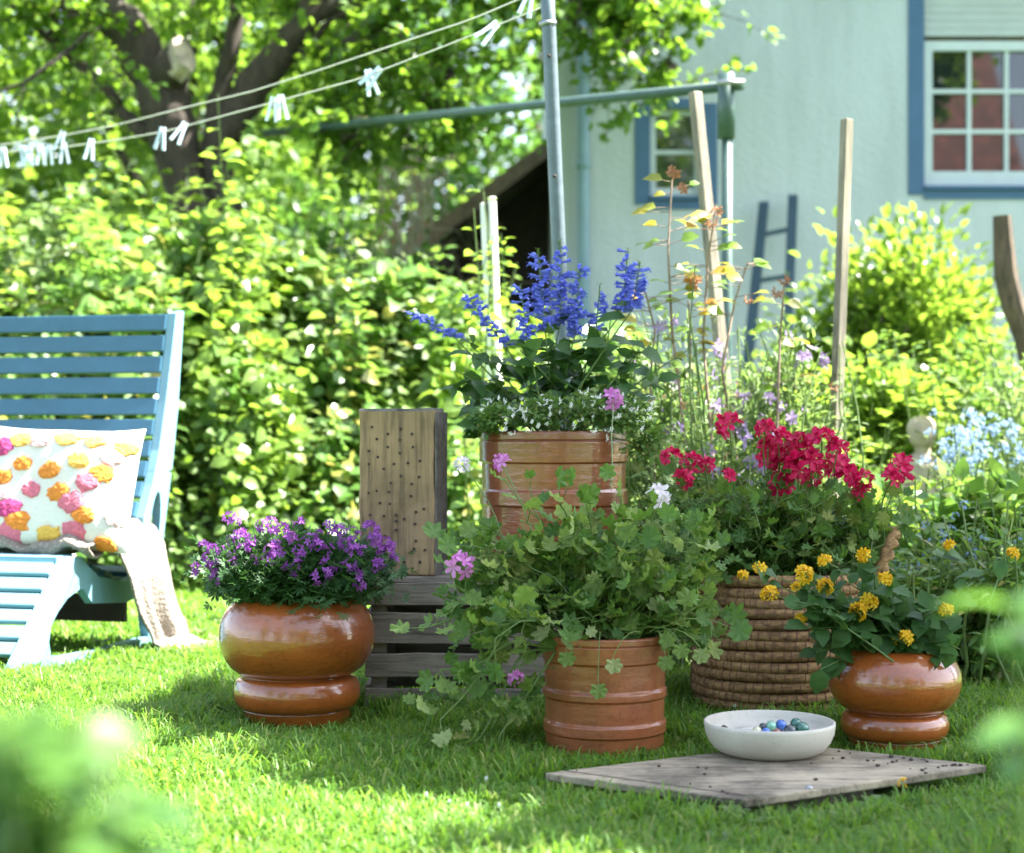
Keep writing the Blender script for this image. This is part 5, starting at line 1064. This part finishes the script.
tu = [(24, 465, 'o'), (2, 446, 'm'), (34, 491, 'p'), (53, 473, 'o'), (10, 510, 'm'), (19, 523, 'o'), (8, 535, 'p'), (62, 494, 'o'), (75, 504, 'p'), (86, 518, 'o'), (75, 533, 'p'), (83, 463, 'y'), (91, 484, 'p'), (105, 475, 'o'), (115, 458, 'q'), (125, 448, 'y'), (97, 441, 'y'), (71, 438, 'y'), (43, 441, 'q'), (22, 438, 'y'), (5, 478, 'o'), (103, 545, 'o'), (118, 518, 'q'), (3, 495, 'q'), (48, 536, 'y'), (-20, 470, 'p'), (-30, 505, 'o'), (-25, 530, 'y')]
mm = {'o': 'tuft_orange', 'y': 'tuft_yellow', 'p': 'tuft_pink', 'q': 'tuft_pale_pink', 'm': 'tuft_magenta'}
for x, y, k in tu:
    dr = at(x, y, 1.0)-C0; tq = np.dot(ctr+czv*.05-C0, czv)/np.dot(dr, czv); q = C0+dr*tq; u, v_ = np.dot(q-ctr, cxv)/HW, np.dot(q-ctr, cyv)/HH
    if abs(u) > .95 or abs(v_) > .93: continue
    mb = MB(); r0 = .035*rng.uniform(.85, 1.15); m_ = 18; V = [cush(u, v_)+czv*.007]
    for ri, rr in enumerate((.45, .85, 1.0)):
        for j in range(m_):
            a = 2*math.pi*j/m_; rad = r0*rr*(1+.13*rng.normal()*(rr > .8)); V.append(cush(np.clip(u+rad*math.cos(a)/HW*1.15, -1, 1), np.clip(v_+rad*math.sin(a)/HH*.85, -1, 1))+czv*((.0065, .005, -.002)[ri]+.0025*rng.random()))
    Fc = [(0, 1+j, 1+(j+1) % m_) for j in range(m_)]+[(1+r*m_+j, 1+(r+1)*m_+j, 1+(r+1)*m_+(j+1) % m_, 1+r*m_+(j+1) % m_) for r in range(2) for j in range(m_)]
    mb.add(V, Fc); part('tuft', mb, mm[k], cu)
# blanket: from the seat over the side frame down to the grass, plus the fold over the knee
bl_ = thing('blanket', 'pale knitted blanket hanging over the lounger side to the grass', 'blanket', L(.62, .1, 0)); mb = MB()
nu, nv = 44, 60; V = []
pv = [(-.45, .33), (-.25, .345), (-.06, .395), (.01, .41), (.05, .37), (.075, .27), (.085, .15), (.10, .06), (.15, .035), (.22, .03)]
for j in range(nv):
    q = j/(nv-1)*(len(pv)-1); i = min(int(q), len(pv)-2); f = q-i; w_ = pv[i][0]*(1-f)+pv[i+1][0]*f; z_ = pv[i][1]*(1-f)+pv[i+1][1]*f; hang = max(0, min(1, (j/nv-.33)*2.5)); low = max(0, (j/nv-.6)*2.5)
    for k in range(nu):
        u = k/(nu-1); s0 = .44+.10*hang-.05*low; s1 = .84-.06*hang+.03*low; s_ = s0+(s1-s0)*u+.02*math.sin(j*.16)*hang
        fold = .030*math.sin(u*11+.6*math.sin(j*.12))+.012*math.sin(u*27+j*.07)+.006*math.sin(u*50+j*.3)
        edge = .03*math.cos(min(1, u*6)*math.pi/2)*hang
        V.append(L(s_, w_+(fold*.75+.034)*hang+.03*low*math.sin(u*7+2)+edge*.5, max(.02, z_+.02*math.sin(u*6+j*.2)*(1-hang)+(1-hang)*(.012*math.sin(u*19+j*.1)))))
Fc = [(j*nu+k, j*nu+k+1, (j+1)*nu+k+1, (j+1)*nu+k) for j in range(nv-1) for k in range(nu-1)]; mb.add(V, Fc)
# roll lying across the knee
V = []; n2 = 30
for j in range(n2):
    w_ = -.62+.66*j/(n2-1); cz_ = k0[1]+.03+.012*math.sin(j*.55)+.008*math.sin(j*1.3); cs_ = k0[0]+.02+.012*math.sin(j*.4)
    for k in range(12):
        a = 2*math.pi*k/12; V.append(L(cs_+.06*math.cos(a), w_, cz_+.026*math.sin(a)+.008*math.sin(2*a+j*.7)))
mb.add(V, [(j*12+k, j*12+(k+1) % 12, (j+1)*12+(k+1) % 12, (j+1)*12+k) for j in range(n2-1) for k in range(12)])
bo_ = part('cloth', mb, 'knit', bl_, True); sf = bo_.modifiers.new('solid', 'SOLIDIFY'); sf.thickness = .009
mb = MB()
for _ in range(60):
    u = rng.random(); a = L(.48+.34*u, .235, .03); e = a+Wd*rng.uniform(.03, .07)+S*rng.normal()*.02; e[2] = rng.uniform(.02, .05); mb.tube(curve(a, e, -.01, 4), .0022, 4)
part('fringe', mb, 'knit', bl_)

wd_ = MB()
for _ in range(420):
    x, y = rng.uniform(-1.6, 1.5), rng.uniform(2.7, 6.5)
    if abs(x) > .33*y or bool(inpoly(np.array([x]), np.array([y]), BOARD, -.02)[0]) or (y > 3.7 and y < 4.9 and -.8 < x < 1.1): continue
    k = rng.integers(3, 8); az = rng.uniform(0, 6.3)+np.arange(k)*6.3/k; d = np.stack([np.cos(az), np.sin(az), rng.uniform(.1, .6, k)], 1); h_ = rng.uniform(.012, .035)
    wd_.leaves(OVW, np.repeat([[x, y, h_]], k, 0)+d*.006, d, unit(np.array([0, 0, 1.0])+rdir(k)*.3), rng.uniform(.012, .03)*rng.uniform(.7, 1.2, k))
wo = struct('clover', wd_, 'grey_leaf', 'stuff'); wo['label'] = 'clover and small weeds among the grass'
# ------------------------------------------------------------------ small lawn flowers, fallen blossom
dm = mesh('daisy', blossom_cluster(1, .001, .009, 9, 4), 'blossom_white', (0, 0, 0))
for i, (x, y, lab) in enumerate(((487, 789, 'small white clover bloom below the trailing shoot'), (450, 814, 'white daisy right of the sunny patch'), (427, 806, 'pale daisy nearest the amber pot shadow'), (468, 817, 'white daisy lowest of the lawn flowers'), (500, 817, 'faint white daisy left of the board'), (692, 695, 'white bloom in the shade beside the basket'), (735, 712, 'tiny white bloom in front of the basket'))):
    q = gnd(x, y+12); h = .045; t_ = thing('daisy', lab, 'flower', (q[0], q[1], 0), 'tiny white flowers in the lawn'); mb = MB(); mb.tube([(q[0], q[1], 0), (q[0], q[1], h)], .0008, 4); part('stem', mb, 'stem_green', t_); sub('bloom', dm, t_, (q[0], q[1], h), (.9, 0, 0), .6)
q = gnd(903, 806); mb = MB(); bmh = blossom_cluster(8, .009, .007, 4, 7); mb.add(np.concatenate(bmh.V)+np.array([q[0], q[1], .045]), bmh.F); single('fallen_blossom', mb, 'blossom_yellow', (q[0], q[1], .04), 'fallen yellow blossom in the grass by the board edge', 'flower')

# ------------------------------------------------------------------ out of focus plants right before the lens
def near_plant(label, stems, ls, mat, tmpl, Y, per=12, fl=None, t0=.62):
    b0 = at(stems[0][0], 0, Y); t_ = thing('foreground_plant', label, 'plant', (b0[0], Y, 0), 'blurred plants near the camera'); fo, st = MB(), MB()
    for px, py in stems:
        tip = at(px, py, Y+rng.normal()*.05); P = curve((tip[0]+rng.normal()*.02, tip[1], 0), tip, 0, 6, .005); st.tube(P, np.linspace(.003, .0015, 6), 5, False)
        p, tn = along(P, rng.uniform(t0, 1, per)); az = rng.uniform(0, 6.3, per); d = np.stack([np.cos(az), np.sin(az), rng.uniform(-.2, .5, per)], 1); fo.leaves(tmpl, p, unit(d), unit(np.array([0, -.3, 1.0])+rdir(per)*.5), ls*rng.uniform(.7, 1.2, per))
    part('stems', st, 'stem_green', t_); part('foliage', fo, mat, t_)
    if fl:
        me = mesh('flower_head', blossom_cluster(5, .008, .009, 5, 8), 'blossom_pale', (0, 0, 0))
        for x, y in fl: sub('flower_head', me, t_, at(x, y, Y-.04), (1, 0, 0), 1)
near_plant('blurred pale green plant at the lower left corner', [(0, 690), (40, 700), (80, 695), (-30, 680), (115, 740), (60, 790), (10, 770), (95, 830), (-20, 760), (30, 820), (-10, 830), (135, 805), (60, 745), (150, 850), (20, 730)], .040, 'hedge_leaf_dark', OVW, .92, 20, [(28, 738)])
near_plant('blurred single leaf rising before the lounger foot', [(118, 652)], .036, 'hedge_leaf_dark', OVW, 1.15, 4)
near_plant('blurred bright green leaves at the right edge', [(1012, 598), (1040, 640), (1035, 700)], .042, 'hedge_leaf_dark', OVW, 1.05, 6, None, .86)
